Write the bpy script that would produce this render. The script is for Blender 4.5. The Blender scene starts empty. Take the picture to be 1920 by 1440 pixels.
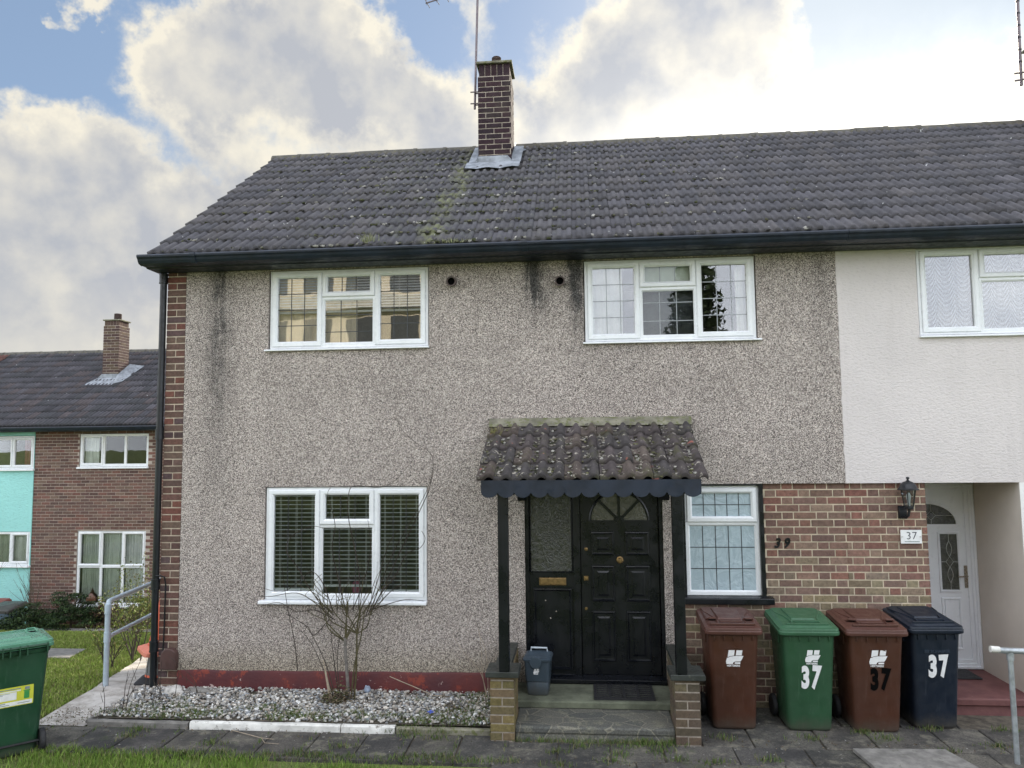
import bpy, math, random
import numpy as np
from mathutils import Vector, Matrix, noise as mnoise
R = math.radians
rng = random.Random(39)
nrng = np.random.default_rng(39)
scene = bpy.context.scene
COL = scene.collection

# ------------------------------------------------------------------ camera
CAM = Vector((4.5497, -7.8941, 2.9092))
yaw, pitch, roll = R(5.1345), R(4.6384), R(-0.6364)
w = Vector((-math.sin(yaw)*math.cos(pitch), math.cos(yaw)*math.cos(pitch), math.sin(pitch)))
r0 = Vector((math.cos(yaw), math.sin(yaw), 0)); u0 = r0.cross(w)
r1 = r0*math.cos(roll)+u0*math.sin(roll); u1 = u0*math.cos(roll)-r0*math.sin(roll)
cd = bpy.data.cameras.new('camera'); cam = bpy.data.objects.new('camera', cd); COL.objects.link(cam)
cam.matrix_world = Matrix(((r1.x, u1.x, -w.x, CAM.x), (r1.y, u1.y, -w.y, CAM.y), (r1.z, u1.z, -w.z, CAM.z), (0, 0, 0, 1)))
cd.sensor_fit = 'HORIZONTAL'; cd.sensor_width = 36; cd.lens = 1410.17/1920*36
cd.clip_start = .05; cd.clip_end = 3000
scene.camera = cam

# ------------------------------------------------------------------ light
SUN_AZ, SUN_EL = R(18.5), R(25)            # azimuth from +Y towards +X
sl = bpy.data.lights.new('sun', 'SUN'); sl.energy = 3.0; sl.angle = R(3); sl.color = (1, .9, .75)
so = bpy.data.objects.new('sun', sl); COL.objects.link(so)
sdir = Vector((math.sin(SUN_AZ)*math.cos(SUN_EL), math.cos(SUN_AZ)*math.cos(SUN_EL), math.sin(SUN_EL)))
so.rotation_euler = sdir.to_track_quat('Z', 'Y').to_euler()
scene.view_settings.view_transform = 'Standard'; scene.view_settings.look = 'None'
scene.view_settings.exposure = 1.38; scene.view_settings.gamma = 1

def nd(nt, typ, ins=None, **at):
    n = nt.nodes.new(typ)
    for k, v in at.items(): setattr(n, k, v)
    for k, v in (ins or {}).items():
        s = n.inputs[k]
        if isinstance(v, bpy.types.NodeSocket): nt.links.new(v, s)
        else: s.default_value = v
    return n
def MA(nt, op, a, b=0.0, c=0.0, clamp=False):
    n = nd(nt, 'ShaderNodeMath', {0: a, 1: b, 2: c}, operation=op); n.use_clamp = clamp; return n.outputs[0]
def MR(nt, v, a, b, c=0., d=1., smooth=True):
    n = nd(nt, 'ShaderNodeMapRange', {0: v, 1: a, 2: b, 3: c, 4: d}); n.interpolation_type = 'SMOOTHSTEP' if smooth else 'LINEAR'
    return n.outputs[0]
def MIX(nt, f, a, b, mode='MIX'):
    n = nd(nt, 'ShaderNodeMix', data_type='RGBA', blend_type=mode)
    for i, v in ((0, f), (6, a), (7, b)):
        if isinstance(v, bpy.types.NodeSocket): nt.links.new(v, n.inputs[i])
        else: n.inputs[i].default_value = v if i == 0 else (tuple(v)+(1,))[:4]
    return n.outputs[2]
def MIXF(nt, f, a, b): return MA(nt, 'ADD', MA(nt, 'MULTIPLY', a, 1-f), MA(nt, 'MULTIPLY', b, f))
def NOISE(nt, vec, scale, detail=3, rough=.55, dist=0.):
    return nd(nt, 'ShaderNodeTexNoise', {'Vector': vec, 'Scale': scale, 'Detail': detail, 'Roughness': rough, 'Distortion': dist}).outputs[0]

world = bpy.data.worlds.new('World'); scene.world = world; world.use_nodes = True
def build_world():
    nt = world.node_tree; nt.nodes.clear()
    out = nd(nt, 'ShaderNodeOutputWorld'); bg = nd(nt, 'ShaderNodeBackground', {'Strength': .1})
    nt.links.new(bg.outputs[0], out.inputs[0])
    sky = nd(nt, 'ShaderNodeTexSky', sky_type='NISHITA'); sky.sun_disc = False
    sky.sun_elevation = SUN_EL; sky.sun_rotation = SUN_AZ; sky.air_density = 1.0; sky.dust_density = .6; sky.ozone_density = 1.6
    tc = nd(nt, 'ShaderNodeTexCoord').outputs['Generated']
    sp = nd(nt, 'ShaderNodeSeparateXYZ', {0: tc})
    az0 = MA(nt, 'MULTIPLY', MA(nt, 'ARCTAN2', sp.outputs[0], sp.outputs[1]), 57.2958)
    el0 = MA(nt, 'MULTIPLY', MA(nt, 'ARCSINE', sp.outputs[2]), 57.2958)
    def warp(off, sc, amp, det=6):
        v = nd(nt, 'ShaderNodeVectorMath', {0: tc, 1: off}, operation='ADD').outputs[0]
        return MA(nt, 'MULTIPLY', MA(nt, 'SUBTRACT', NOISE(nt, v, sc, det, .6), .5), amp)
    az = MA(nt, 'ADD', az0, warp((3.1, 1.7, .3), 6.5, 17)); el = MA(nt, 'ADD', el0, warp((7.7, .2, 5.1), 7.0, 12))
    az = MA(nt, 'ADD', az, warp((1.1, 9.7, 2.3), 27, 3.2)); el = MA(nt, 'ADD', el, warp((2.2, 4.4, 8.8), 29, 2.6))
    def blob(caz, cel, sa, se, s=1.0):
        a = MA(nt, 'DIVIDE', MA(nt, 'SUBTRACT', az, caz), sa); b = MA(nt, 'DIVIDE', MA(nt, 'SUBTRACT', el, cel), se)
        d = MA(nt, 'ADD', MA(nt, 'MULTIPLY', a, a), MA(nt, 'MULTIPLY', b, b))
        return MA(nt, 'MULTIPLY', MA(nt, 'EXPONENT', MA(nt, 'MULTIPLY', d, -1)), s)
    tot = None
    for bl in BLOBS:
        x = blob(*bl); tot = x if tot is None else MA(nt, 'ADD', tot, x)
    low = MR(nt, el, 23.5, 17.5, 0, 1.25)                       # cloud bank low over the roofs
    tot = MA(nt, 'ADD', tot, low)
    back = MR(nt, sp.outputs[1], .35, .0)                   # broken cloud over the rest of the sky
    bn = NOISE(nt, nd(nt, 'ShaderNodeVectorMath', {0: tc, 1: (1, 1, 2.2)}, operation='MULTIPLY').outputs[0], 2.1, 6, .58)
    tot = MA(nt, 'ADD', tot, MA(nt, 'MULTIPLY', back, MR(nt, bn, .36, .52, 0, 1.2)))
    fine = NOISE(nt, tc, 13, 9, .60)
    fine2 = NOISE(nt, nd(nt, 'ShaderNodeVectorMath', {0: tc, 1: (.010, .0, .022)}, operation='ADD').outputs[0], 13, 9, .60)
    dens = MA(nt, 'ADD', tot, MA(nt, 'MULTIPLY', MA(nt, 'SUBTRACT', fine, .5), 1.2))
    mask = MR(nt, dens, .32, .80)
    # self shading: thin lit edges, greyer cores
    up1 = nd(nt, 'ShaderNodeVectorMath', {0: tc, 1: (.012, .0, .055)}, operation='ADD').outputs[0]
    rel2 = MA(nt, 'MULTIPLY', MA(nt, 'SUBTRACT', NOISE(nt, tc, 6.5, 4, .5), NOISE(nt, up1, 6.5, 4, .5)), 1.7)
    core = MR(nt, tot, .50, 1.28)
    rel = MA(nt, 'MULTIPLY', MA(nt, 'SUBTRACT', fine, fine2), 1.1)
    big = MA(nt, 'SUBTRACT', NOISE(nt, tc, 9, 5, .6), .5)
    shade = MA(nt, 'ADD', MA(nt, 'ADD', MA(nt, 'SUBTRACT', .98, MA(nt, 'MULTIPLY', core, .74)), rel), MA(nt, 'ADD', rel2, MA(nt, 'MULTIPLY', big, .7)), clamp=True)
    shade = MA(nt, 'MAXIMUM', shade, MR(nt, MA(nt, 'ADD', el, MA(nt, 'MULTIPLY', big, 8)), 13, 3, .0, .62))
    sd = nd(nt, 'ShaderNodeVectorMath', {0: tc, 1: tuple(sdir)}, operation='DOT_PRODUCT').outputs['Value']
    ang = MA(nt, 'MULTIPLY', MA(nt, 'ARCCOSINE', MA(nt, 'MINIMUM', sd, .99999)), 57.2958)
    ga = MA(nt, 'DIVIDE', MA(nt, 'SUBTRACT', MIXF(nt, .35, az0, az), 18.), 17.); ge = MA(nt, 'DIVIDE', MA(nt, 'SUBTRACT', MIXF(nt, .5, el0, el), 18.3), 4.9)
    glow = MA(nt, 'EXPONENT', MA(nt, 'MULTIPLY', MA(nt, 'ADD', MA(nt, 'MULTIPLY', ga, ga), MA(nt, 'MULTIPLY', ge, ge)), -1))
    halo = MA(nt, 'EXPONENT', MA(nt, 'MULTIPLY', MA(nt, 'DIVIDE', ang, 18.), -1))
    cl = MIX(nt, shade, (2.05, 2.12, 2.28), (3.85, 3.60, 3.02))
    cl = MIX(nt, MR(nt, sp.outputs[1], .3, -.2), cl, MIX(nt, shade, (8.3, 8.8, 9.9), (11.8, 12.2, 13.0)))  # unseen clouds behind the camera, made brighter to light the facade
    lp = MA(nt, 'ADD', .93, MA(nt, 'MULTIPLY', halo, .4))
    cl = nd(nt, 'ShaderNodeVectorMath', {0: cl, 3: lp}, operation='SCALE').outputs[0]
    skc = nd(nt, 'ShaderNodeVectorMath', {0: sky.outputs[0], 3: SKYGAIN}, operation='SCALE').outputs[0]
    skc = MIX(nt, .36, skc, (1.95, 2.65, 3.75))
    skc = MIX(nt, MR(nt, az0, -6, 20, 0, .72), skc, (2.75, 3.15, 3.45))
    col = MIX(nt, MA(nt, 'MULTIPLY', mask, .96), skc, cl)
    gl = nd(nt, 'ShaderNodeVectorMath', {0: (5.6, 5.2, 4.3), 3: glow}, operation='SCALE').outputs[0]
    col = nd(nt, 'ShaderNodeVectorMath', {0: col, 1: gl}, operation='ADD').outputs[0]
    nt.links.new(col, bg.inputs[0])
# cloud masses by azimuth / elevation (degrees)
BLOBS = [(-24, 26.5, 7, 4.0, 1.4), (-19.5, 30.5, 5, 4.2, 1.3), (-14.5, 25.5, 6, 3.4, 1.2), (-29, 24.6, 5, 2.4, 1.0), (-9, 22, 5, 3, .9),
         (-36, 29, 1.6, .8, .7), (-6, 31, 2.5, 3.0, .55), (0, 24.5, 3, 4.0, .55),
         (2, 26, 5, 3.4, .8), (6, 30, 6.5, 3.4, .95), (11, 29, 4.5, 4, 1.2), (9, 33, 3.5, 3, .7), (6, 22, 9, 3.5, 1.0), (24, 20, 14, 3.6, 1.2)]
SKYGAIN = .38
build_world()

# ------------------------------------------------------------------ materials
def material(name):
    m = bpy.data.materials.new(name); m.use_nodes = True; nt = m.node_tree; nt.nodes.clear()
    out = nd(nt, 'ShaderNodeOutputMaterial'); b = nd(nt, 'ShaderNodeBsdfPrincipled'); nt.links.new(b.outputs[0], out.inputs[0])
    return m, nt, b, out
def OBJ(nt): return nd(nt, 'ShaderNodeTexCoord').outputs['Object']
def BUMP(nt, b, h, strength, dist):
    n = nd(nt, 'ShaderNodeBump', {'Height': h, 'Strength': strength, 'Distance': dist}); nt.links.new(n.outputs[0], b.inputs['Normal'])
def setc(nt, b, c):
    if isinstance(c, bpy.types.NodeSocket): nt.links.new(c, b.inputs['Base Color'])
    else: b.inputs['Base Color'].default_value = (tuple(c)+(1,))[:4]
def SC(nt, c, k):
    return nd(nt, 'ShaderNodeVectorMath', {0: c, 3: k}, operation='SCALE').outputs[0]
def plain(name, col, rough=.5, var=.15, scale=8., bump=0., bscale=60., metal=0., coat=0., dirt=None):
    m, nt, b, o = material(name); tc = OBJ(nt)
    n = NOISE(nt, tc, scale, 5, .6)
    c = SC(nt, nd(nt, 'ShaderNodeRGB').outputs[0], MR(nt, n, .3, .7, 1-var, 1+var))
    nt.nodes['RGB'].outputs[0].default_value = tuple(col)+(1,)
    if dirt: c = MIX(nt, MR(nt, NOISE(nt, tc, scale*2.3, 6, .7), dirt[1], dirt[1]+.12), c, dirt[0])
    setc(nt, b, c); b.inputs['Metallic'].default_value = metal
    nt.links.new(MR(nt, NOISE(nt, tc, scale*3, 4), .3, .7, max(rough-.1, .02), min(rough+.12, 1)), b.inputs['Roughness'])
    if coat: b.inputs['Coat Weight'].default_value = coat
    if bump: BUMP(nt, b, NOISE(nt, tc, bscale, 4, .6), .6, bump)
    return m
def attr_mat(name, rough=.9, var=.25, scale=20., bump=.002, bscale=120., over=None, spec=.3):
    m, nt, b, o = material(name); tc = OBJ(nt)
    a = nd(nt, 'ShaderNodeAttribute', attribute_name='Col').outputs[0]
    c = SC(nt, a, MR(nt, NOISE(nt, tc, scale, 5, .65), .25, .75, 1-var, 1+var))
    if over: c = over(nt, tc, c)
    setc(nt, b, c); b.inputs['Roughness'].default_value = rough; b.inputs['Specular IOR Level'].default_value = spec
    if bump: BUMP(nt, b, NOISE(nt, tc, bscale, 4, .6), .7, bump)
    return m
def brick_over(nt, tc, c):
    n = NOISE(nt, tc, 60, 5, .7)
    c = MIX(nt, MA(nt, 'MULTIPLY', MR(nt, n, .55, .75), .35), c, (.33, .27, .20))
    c = MIX(nt, MA(nt, 'MULTIPLY', MR(nt, NOISE(nt, tc, 1.7, 6, .65), .50, .70), .30), c, (.10, .085, .07))
    return MIX(nt, MA(nt, 'MULTIPLY', MR(nt, NOISE(nt, tc, 34, 4), .60, .72), .5), c, (.05, .04, .04))
M_BRICK = attr_mat('brick', .92, .28, 25, .003, 160, brick_over)
M_MORTAR = plain('mortar', (.58, .50, .38), .95, .22, 9, .004, 150, dirt=((.36, .30, .22), .60))
M_MORTAR_P = plain('mortar_pinkish', (.50, .42, .33), .95, .2, 9, .004, 150, dirt=((.30, .24, .19), .60))
M_MORTAR_D = plain('mortar_grey', (.36, .31, .26), .95, .25, 14, .004, 150)

def pebble_mat():
    m, nt, b, o = material('pebbledash'); tc = OBJ(nt)
    sp = nd(nt, 'ShaderNodeSeparateXYZ', {0: tc}); X, Z = sp.outputs[0], sp.outputs[2]
    vn = nd(nt, 'ShaderNodeTexVoronoi', {'Vector': tc, 'Scale': 158., 'Randomness': 1.}); vn.feature = 'F1'
    v2 = nd(nt, 'ShaderNodeTexVoronoi', {'Vector': tc, 'Scale': 290., 'Randomness': 1.})
    s = nd(nt, 'ShaderNodeSeparateColor', {0: vn.outputs['Color']}); s2 = nd(nt, 'ShaderNodeSeparateColor', {0: v2.outputs['Color']})
    k = MA(nt, 'ADD', MA(nt, 'MULTIPLY', s.outputs[0], .70), MA(nt, 'MULTIPLY', s2.outputs[0], .30))
    rp = nd(nt, 'ShaderNodeValToRGB', {0: k}); cr = rp.color_ramp
    cr.elements[0].position = .08; cr.elements[0].color = (.028, .026, .027, 1)
    cr.elements[1].position = .92; cr.elements[1].color = (.93, .89, .84, 1)
    for p, c in ((.24, (.11, .100, .096, 1)), (.42, (.29, .262, .248, 1)), (.60, (.46, .425, .40, 1)), (.76, (.63, .59, .555, 1))):
        e = cr.elements.new(p); e.color = c
    c = MIX(nt, MA(nt, 'MULTIPLY', s.outputs[1], .30), rp.outputs[0], (.68, .56, .49), 'MULTIPLY')
    big = NOISE(nt, tc, 1.3, 5, .6)
    c = SC(nt, c, MR(nt, big, .3, .7, .92, 1.08))
    # run-off stains under the eaves and the damp streak by the corner
    wob = MA(nt, 'MULTIPLY', MA(nt, 'SUBTRACT', NOISE(nt, tc, 3.2, 5, .6), .5), .24)
    def streak(x0, wd, z1, z0, s):
        g = MA(nt, 'EXPONENT', MA(nt, 'MULTIPLY', MA(nt, 'POWER', MA(nt, 'ABSOLUTE', MA(nt, 'DIVIDE', MA(nt, 'SUBTRACT', MA(nt, 'ADD', X, wob), x0), wd)), 2.0), -1))
        return MA(nt, 'MULTIPLY', MA(nt, 'MULTIPLY', g, MR(nt, Z, z0, z1)), s)
    st = streak(.60, .10, 4.95, 2.3, .62)
    for a in ((.62, .20, 4.4, .6, .30), (4.07, .085, 4.80, 4.20, 1.3), (4.15, .16, 4.5, 3.9, .5), (4.50, .07, 4.85, 4.2, 1.1), (4.55, .10, 4.6, 3.65, .75),
              (4.9, .5, 4.3, 3.3, .18), (7.05, .12, 4.9, 3.0, .30), (3.6, .4, .5, 1.6, .18), (5.45, .10, 1.0, 3.0, .3)):
        st = MA(nt, 'ADD', st, streak(*a))
    c = MIX(nt, 1.0, c, (1.0, .968, .945), 'MULTIPLY')
    st = MA(nt, 'MULTIPLY', st, MA(nt, 'MULTIPLY', MR(nt, NOISE(nt, tc, 9, 5, .7), .28, .62, .6, 1.0), MR(nt, NOISE(nt, nd(nt, 'ShaderNodeVectorMath', {0: tc, 1: (14, 1, 1.6)}, operation='MULTIPLY').outputs[0], 1.6, 5, .65), .36, .54, .45, 1.15)), clamp=True)
    c = MIX(nt, MA(nt, 'MULTIPLY', st, .95), c, (.14, .155, .17), 'MULTIPLY')
    c = MIX(nt, MA(nt, 'MULTIPLY', MR(nt, Z, .95, .5), .5), c, (.62, .60, .40), 'MULTIPLY')
    setc(nt, b, c); b.inputs['Roughness'].default_value = .9; b.inputs['Specular IOR Level'].default_value = .25
    hh = MA(nt, 'SUBTRACT', 1.0, vn.outputs['Distance'])
    BUMP(nt, b, hh, .8, .004)
    return m
M_PEB = pebble_mat()
def render_mat(name, col, scale=26, dist=.012, spot=.0):
    m, nt, b, o = material(name); tc = OBJ(nt)
    h = nd(nt, 'ShaderNodeVectorMath', {0: tc, 1: (1, 1, 1.9)}, operation='MULTIPLY').outputs[0]
    n = NOISE(nt, h, scale, 4, .55, .6); big = NOISE(nt, tc, 1.1, 4)
    sp = nd(nt, 'ShaderNodeSeparateXYZ', {0: tc})
    c = MIX(nt, MR(nt, big, .3, .7), col, tuple(x*.93 for x in col))
    c = MIX(nt, MA(nt, 'MULTIPLY', MR(nt, n, .48, .30), .22), c, tuple(x*.55 for x in col))
    stv = NOISE(nt, nd(nt, 'ShaderNodeVectorMath', {0: tc, 1: (2.2, 2.2, .22)}, operation='MULTIPLY').outputs[0], 2.2, 5, .6)
    c = MIX(nt, MA(nt, 'MULTIPLY', MR(nt, stv, .50, .72), .13), c, tuple(x*.62 for x in col))
    setc(nt, b, c); b.inputs['Roughness'].default_value = .85
    BUMP(nt, b, n, .75, dist)
    return m
M_WHITE_R = render_mat('white_render', (.68, .63, .615), 28, .011)
M_TEAL = render_mat('turquoise_render', (.36, .74, .71), 16, .03)
M_CREAM = plain('cream_paint', (.62, .56, .49), .7, .05, 2, .002, 60)
M_SMOOTHW = plain('white_masonry_paint', (.80, .79, .77), .7, .05, 3, .002, 60)
M_UPVC = plain('white_upvc', (.80, .82, .84), .32, .04, 5, dirt=((.50, .50, .46), .68))
M_BLACK = plain('black_gloss_paint', (.0035, .0045, .0072), .30, .1, 2)
M_BLACKP = plain('black_plastic', (.007, .009, .012), .38, .25, 6, dirt=((.05, .055, .06), .70))
M_GUT = plain('gutter_paint', (.010, .016, .030), .42, .3, 5, dirt=((.07, .08, .09), .70))
M_DOORW = plain('white_door', (.74, .76, .80), .35, .03, 4)
M_BRASS = plain('aged_brass', (.30, .20, .09), .42, .3, 30, metal=.85)
M_CHROME = plain('satin_metal', (.35, .31, .26), .3, .15, 20, metal=.9)
M_GALV = plain('galvanised_steel', (.40, .43, .45), .45, .2, 18, .0008, 90, metal=.55)
M_GREYP = plain('grey_painted_rail', (.42, .50, .56), .45, .12, 10, dirt=((.25, .22, .18), .66))
M_LEAD = plain('lead_flashing', (.26, .28, .31), .65, .3, 9, .01, 14, metal=.1, dirt=((.52, .54, .56), .60))
M_LEADBAR = plain('lead_strip', (.06, .065, .07), .5, .1, 9, metal=.4)
M_LEADLIGHT = plain('pale_lead_strip', (.30, .32, .33), .45, .1, 9, metal=.4)
M_CONC = plain('concrete', (.20, .19, .175), .92, .3, 9, .006, 60, dirt=((.12, .12, .09), .58))
M_CEMENT = plain('mossy_cement', (.19, .18, .135), .95, .35, 8, .01, 45, dirt=((.12, .13, .05), .50))
M_WPAINT = plain('flaking_white_paint', (.66, .65, .61), .75, .15, 7, .006, 40, dirt=((.24, .22, .19), .56))
def plinth_mat():
    m, nt, b, o = material('red_plinth_paint'); tc = OBJ(nt)
    c = MIX(nt, MR(nt, NOISE(nt, tc, 2.5, 5, .6), .35, .65), (.065, .011, .016), (.105, .016, .016))
    c = MIX(nt, MR(nt, NOISE(nt, tc, 5, 6, .7), .56, .63), c, (.20, .030, .016))
    c = MIX(nt, MR(nt, NOISE(nt, tc, 9, 6, .7), .65, .67), c, (.45, .34, .31))
    setc(nt, b, c); b.inputs['Roughness'].default_value = .55; BUMP(nt, b, NOISE(nt, tc, 30, 5), .6, .006)
    return m
M_PLINTH = plinth_mat()
def step_red():
    m, nt, b, o = material('red_step_paint'); tc = OBJ(nt)
    c = MIX(nt, MR(nt, NOISE(nt, tc, 6, 5, .6), .35, .65), (.12, .045, .045), (.17, .07, .065))
    c = MIX(nt, MR(nt, NOISE(nt, tc, 4.5, 6, .6), .66, .68), c, (.42, .32, .27))
    setc(nt, b, c); b.inputs['Roughness'].default_value = .7; BUMP(nt, b, NOISE(nt, tc, 40, 5), .5, .004)
    return m
M_STEPR = step_red()
def tile_over(dense):
    def f(nt, tc, c):
        sp = nd(nt, 'ShaderNodeSeparateXYZ', {0: tc}); X = sp.outputs[0]
        g = MR(nt, NOISE(nt, tc, 5, 6, .7), .50, .66)
        # green run-off lichen below the chimney
        yy = sp.outputs[1]
        line = MA(nt, 'ABSOLUTE', MA(nt, 'SUBTRACT', MA(nt, 'SUBTRACT', X, 3.02), MA(nt, 'MULTIPLY', MA(nt, 'SUBTRACT', NOISE(nt, tc, 2, 3), .5), .5)))
        if dense == 'main':
            bandm = MA(nt, 'MULTIPLY', MR(nt, line, .17, .02), MR(nt, NOISE(nt, tc, 9, 5, .7), .40, .60))
            area = MA(nt, 'MULTIPLY', MR(nt, X, .8, 2.4), MR(nt, X, 5.0, 3.6))
            c = MIX(nt, MA(nt, 'MULTIPLY', MA(nt, 'MULTIPLY', g, area), .55), c, (.085, .09, .062))
            c = MIX(nt, MA(nt, 'MULTIPLY', bandm, .75), c, (.16, .17, .075))
            c = MIX(nt, MA(nt, 'MULTIPLY', MR(nt, NOISE(nt, tc, 16, 2, .5), .735, .765), .85), c, (.55, .56, .55))
        elif dense == 'porch':
            c = MIX(nt, MA(nt, 'MULTIPLY', g, .6), c, (.075, .075, .035))
            c = MIX(nt, MR(nt, NOISE(nt, tc, 13, 6, .7), .60, .66), c, (.36, .33, .28))
            c = MIX(nt, MR(nt, NOISE(nt, tc, 7, 3, .5), .69, .72), c, (.26, .10, .08))
        else:
            c = MIX(nt, MA(nt, 'MULTIPLY', MR(nt, NOISE(nt, tc, 9, 2, .5), .74, .77), .8), c, (.45, .46, .45))
        return c
    return f
M_TILE = attr_mat('concrete_tile', .72, .22, 10, .003, 130, tile_over('main'), .5)
M_TILEP = attr_mat('porch_tile', .85, .3, 12, .004, 130, tile_over('porch'), .3)
M_TILEF = attr_mat('far_tile', .8, .2, 9, .004, 90, tile_over('far'), .4)
M_MOSS = attr_mat('moss', 1., .4, 60, .004, 250)
M_STONE = attr_mat('pebble', .75, .25, 60, .001, 300)
def slab_over(nt, tc, c):
    c = MIX(nt, MA(nt, 'MULTIPLY', MR(nt, NOISE(nt, tc, 2.2, 7, .72), .42, .62), .75), c, (.030, .030, .031))
    c = MIX(nt, MA(nt, 'MULTIPLY', MR(nt, NOISE(nt, tc, 5, 7, .75), .52, .66), .6), c, (.22, .205, .16))
    c = MIX(nt, MR(nt, NOISE(nt, tc, 26, 3, .6), .70, .73), c, (.42, .41, .38))
    vs = nd(nt, 'ShaderNodeTexVoronoi', {'Vector': tc, 'Scale': 5.5})
    spot = MR(nt, MA(nt, 'ADD', vs.outputs['Distance'], MA(nt, 'MULTIPLY', NOISE(nt, tc, 40, 3), .06)), .115, .085)
    c = MIX(nt, MA(nt, 'MULTIPLY', spot, .45), c, (.34, .33, .30))
    return MIX(nt, MA(nt, 'MULTIPLY', MR(nt, NOISE(nt, tc, 3.2, 5, .6), .60, .72), .4), c, (.085, .11, .04))
M_SLAB = attr_mat('paving', .93, .45, 70, .006, 180, slab_over)
def ground_mat():
    m, nt, b, o = material('lawn_ground'); tc = OBJ(nt)
    n = NOISE(nt, tc, 3, 6, .65)
    c = MIX(nt, MR(nt, n, .35, .65), (.11, .15, .03), (.19, .23, .06))
    c = MIX(nt, MR(nt, NOISE(nt, tc, 1.2, 5, .6), .58, .70), c, (.17, .16, .06))
    c = SC(nt, c, MR(nt, NOISE(nt, tc, 45, 4, .7), .3, .7, .6, 1.4))
    setc(nt, b, c); b.inputs['Roughness'].default_value = .95; BUMP(nt, b, NOISE(nt, tc, 60, 5, .7), 1., .03)
    return m
M_GROUND = ground_mat()
M_SOIL = plain('soil', (.10, .085, .065), .97, .45, 12, .012, 60)
M_GRASS = attr_mat('grass_blade', .75, .15, 5, 0, 1)
M_BARK = plain('bark', (.105, .085, .06), .9, .35, 25, .003, 90)
M_TWIG = plain('twig', (.045, .034, .026), .85, .3, 25)
M_TWIGL = plain('pale_twig', (.33, .27, .20), .85, .2, 25)
M_GREENBARK = plain('mossy_bark', (.075, .065, .028), .9, .35, 25, .003, 90)
M_LEAF = attr_mat('leaf', .65, .2, 8, 0, 1)
M_ROCK = plain('rock', (.48, .46, .43), .9, .3, 14, .01, 40)

def path_conc():
    m, nt, b, o = material('worn_concrete'); tc = OBJ(nt)
    n = NOISE(nt, tc, 4, 7, .7)
    c = MIX(nt, MR(nt, n, .38, .6), (.34, .31, .27), (.56, .53, .49))
    c = MIX(nt, MR(nt, NOISE(nt, tc, 2.2, 6, .7), .58, .70), c, (.16, .13, .085))
    c = MIX(nt, MR(nt, NOISE(nt, tc, 30, 4, .7), .62, .72), c, (.20, .18, .14))
    setc(nt, b, c); b.inputs['Roughness'].default_value = .92; BUMP(nt, b, NOISE(nt, tc, 35, 6, .7), .8, .015)
    return m
M_PATHC = path_conc()
def glass_mat(name, tint=(1, 1, 1), refl=1.0, wob=0.0):
    m = bpy.data.materials.new(name); m.use_nodes = True; nt = m.node_tree; nt.nodes.clear()
    out = nd(nt, 'ShaderNodeOutputMaterial'); fr = nd(nt, 'ShaderNodeFresnel', {'IOR': 1.52})
    t = nd(nt, 'ShaderNodeBsdfTransparent', {0: tuple(tint)+(1,)}); g = nd(nt, 'ShaderNodeBsdfGlossy', {'Roughness': .0})
    if wob:
        tc = OBJ(nt); bp = nd(nt, 'ShaderNodeBump', {'Height': NOISE(nt, tc, 2.2, 2), 'Strength': .5, 'Distance': wob})
        nt.links.new(bp.outputs[0], g.inputs['Normal'])
    f = MA(nt, 'MULTIPLY', fr.outputs[0], refl, clamp=True)
    mx = nd(nt, 'ShaderNodeMixShader', {0: f, 1: t.outputs[0], 2: g.outputs[0]}); nt.links.new(mx.outputs[0], out.inputs[0])
    return m
M_GLASS = glass_mat('window_glass', (.975, .985, .985), 3.4, .0022)
M_GLASS_DK = glass_mat('plain_glass', (.965, .985, .98), 1.1, .001)
def frosted(name, ca, cb, rough, sc):
    m, nt, b, o = material(name); tc = OBJ(nt)
    v = nd(nt, 'ShaderNodeTexVoronoi', {'Vector': tc, 'Scale': sc}); v.feature = 'DISTANCE_TO_EDGE'
    n = NOISE(nt, tc, sc*.7, 5, .6, 2.5)
    setc(nt, b, MIX(nt, MR(nt, n, .38, .62), ca, cb)); b.inputs['Roughness'].default_value = rough
    b.inputs['Specular IOR Level'].default_value = .8
    BUMP(nt, b, n, .9, .012)
    return m
M_FROST = frosted('obscured_glass', (.36, .45, .50), (.42, .52, .57), .20, 7)
M_FROSTD = frosted('dark_obscured_glass', (.030, .032, .026), (.055, .058, .045), .16, 20)
M_DARKGLASS = plain('dark_glass', (.02, .025, .025), .06, .1, 3)
def fabric(name, col, trans=.3):
    m, nt, b, o = material(name); tc = OBJ(nt)
    c = SC(nt, nd(nt, 'ShaderNodeRGB').outputs[0], MR(nt, NOISE(nt, tc, 6, 4), .3, .7, .9, 1.1)); nt.nodes['RGB'].outputs[0].default_value = tuple(col)+(1,)
    setc(nt, b, c); b.inputs['Roughness'].default_value = .95
    return m
M_CURTAIN = fabric('cream_curtain', (.85, .74, .55)); M_CURT_W = fabric('pale_curtain', (.80, .81, .78)); M_CURT_G = fabric('greygreen_curtain', (.62, .66, .58))
M_BLIND = plain('blind_slat', (.80, .83, .86), .5, .05, 5); M_REDC = fabric('red_curtain', (.28, .07, .07))
M_DARKBLIND = plain('dark_cloth', (.075, .08, .085), .9, .35, 4)
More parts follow.
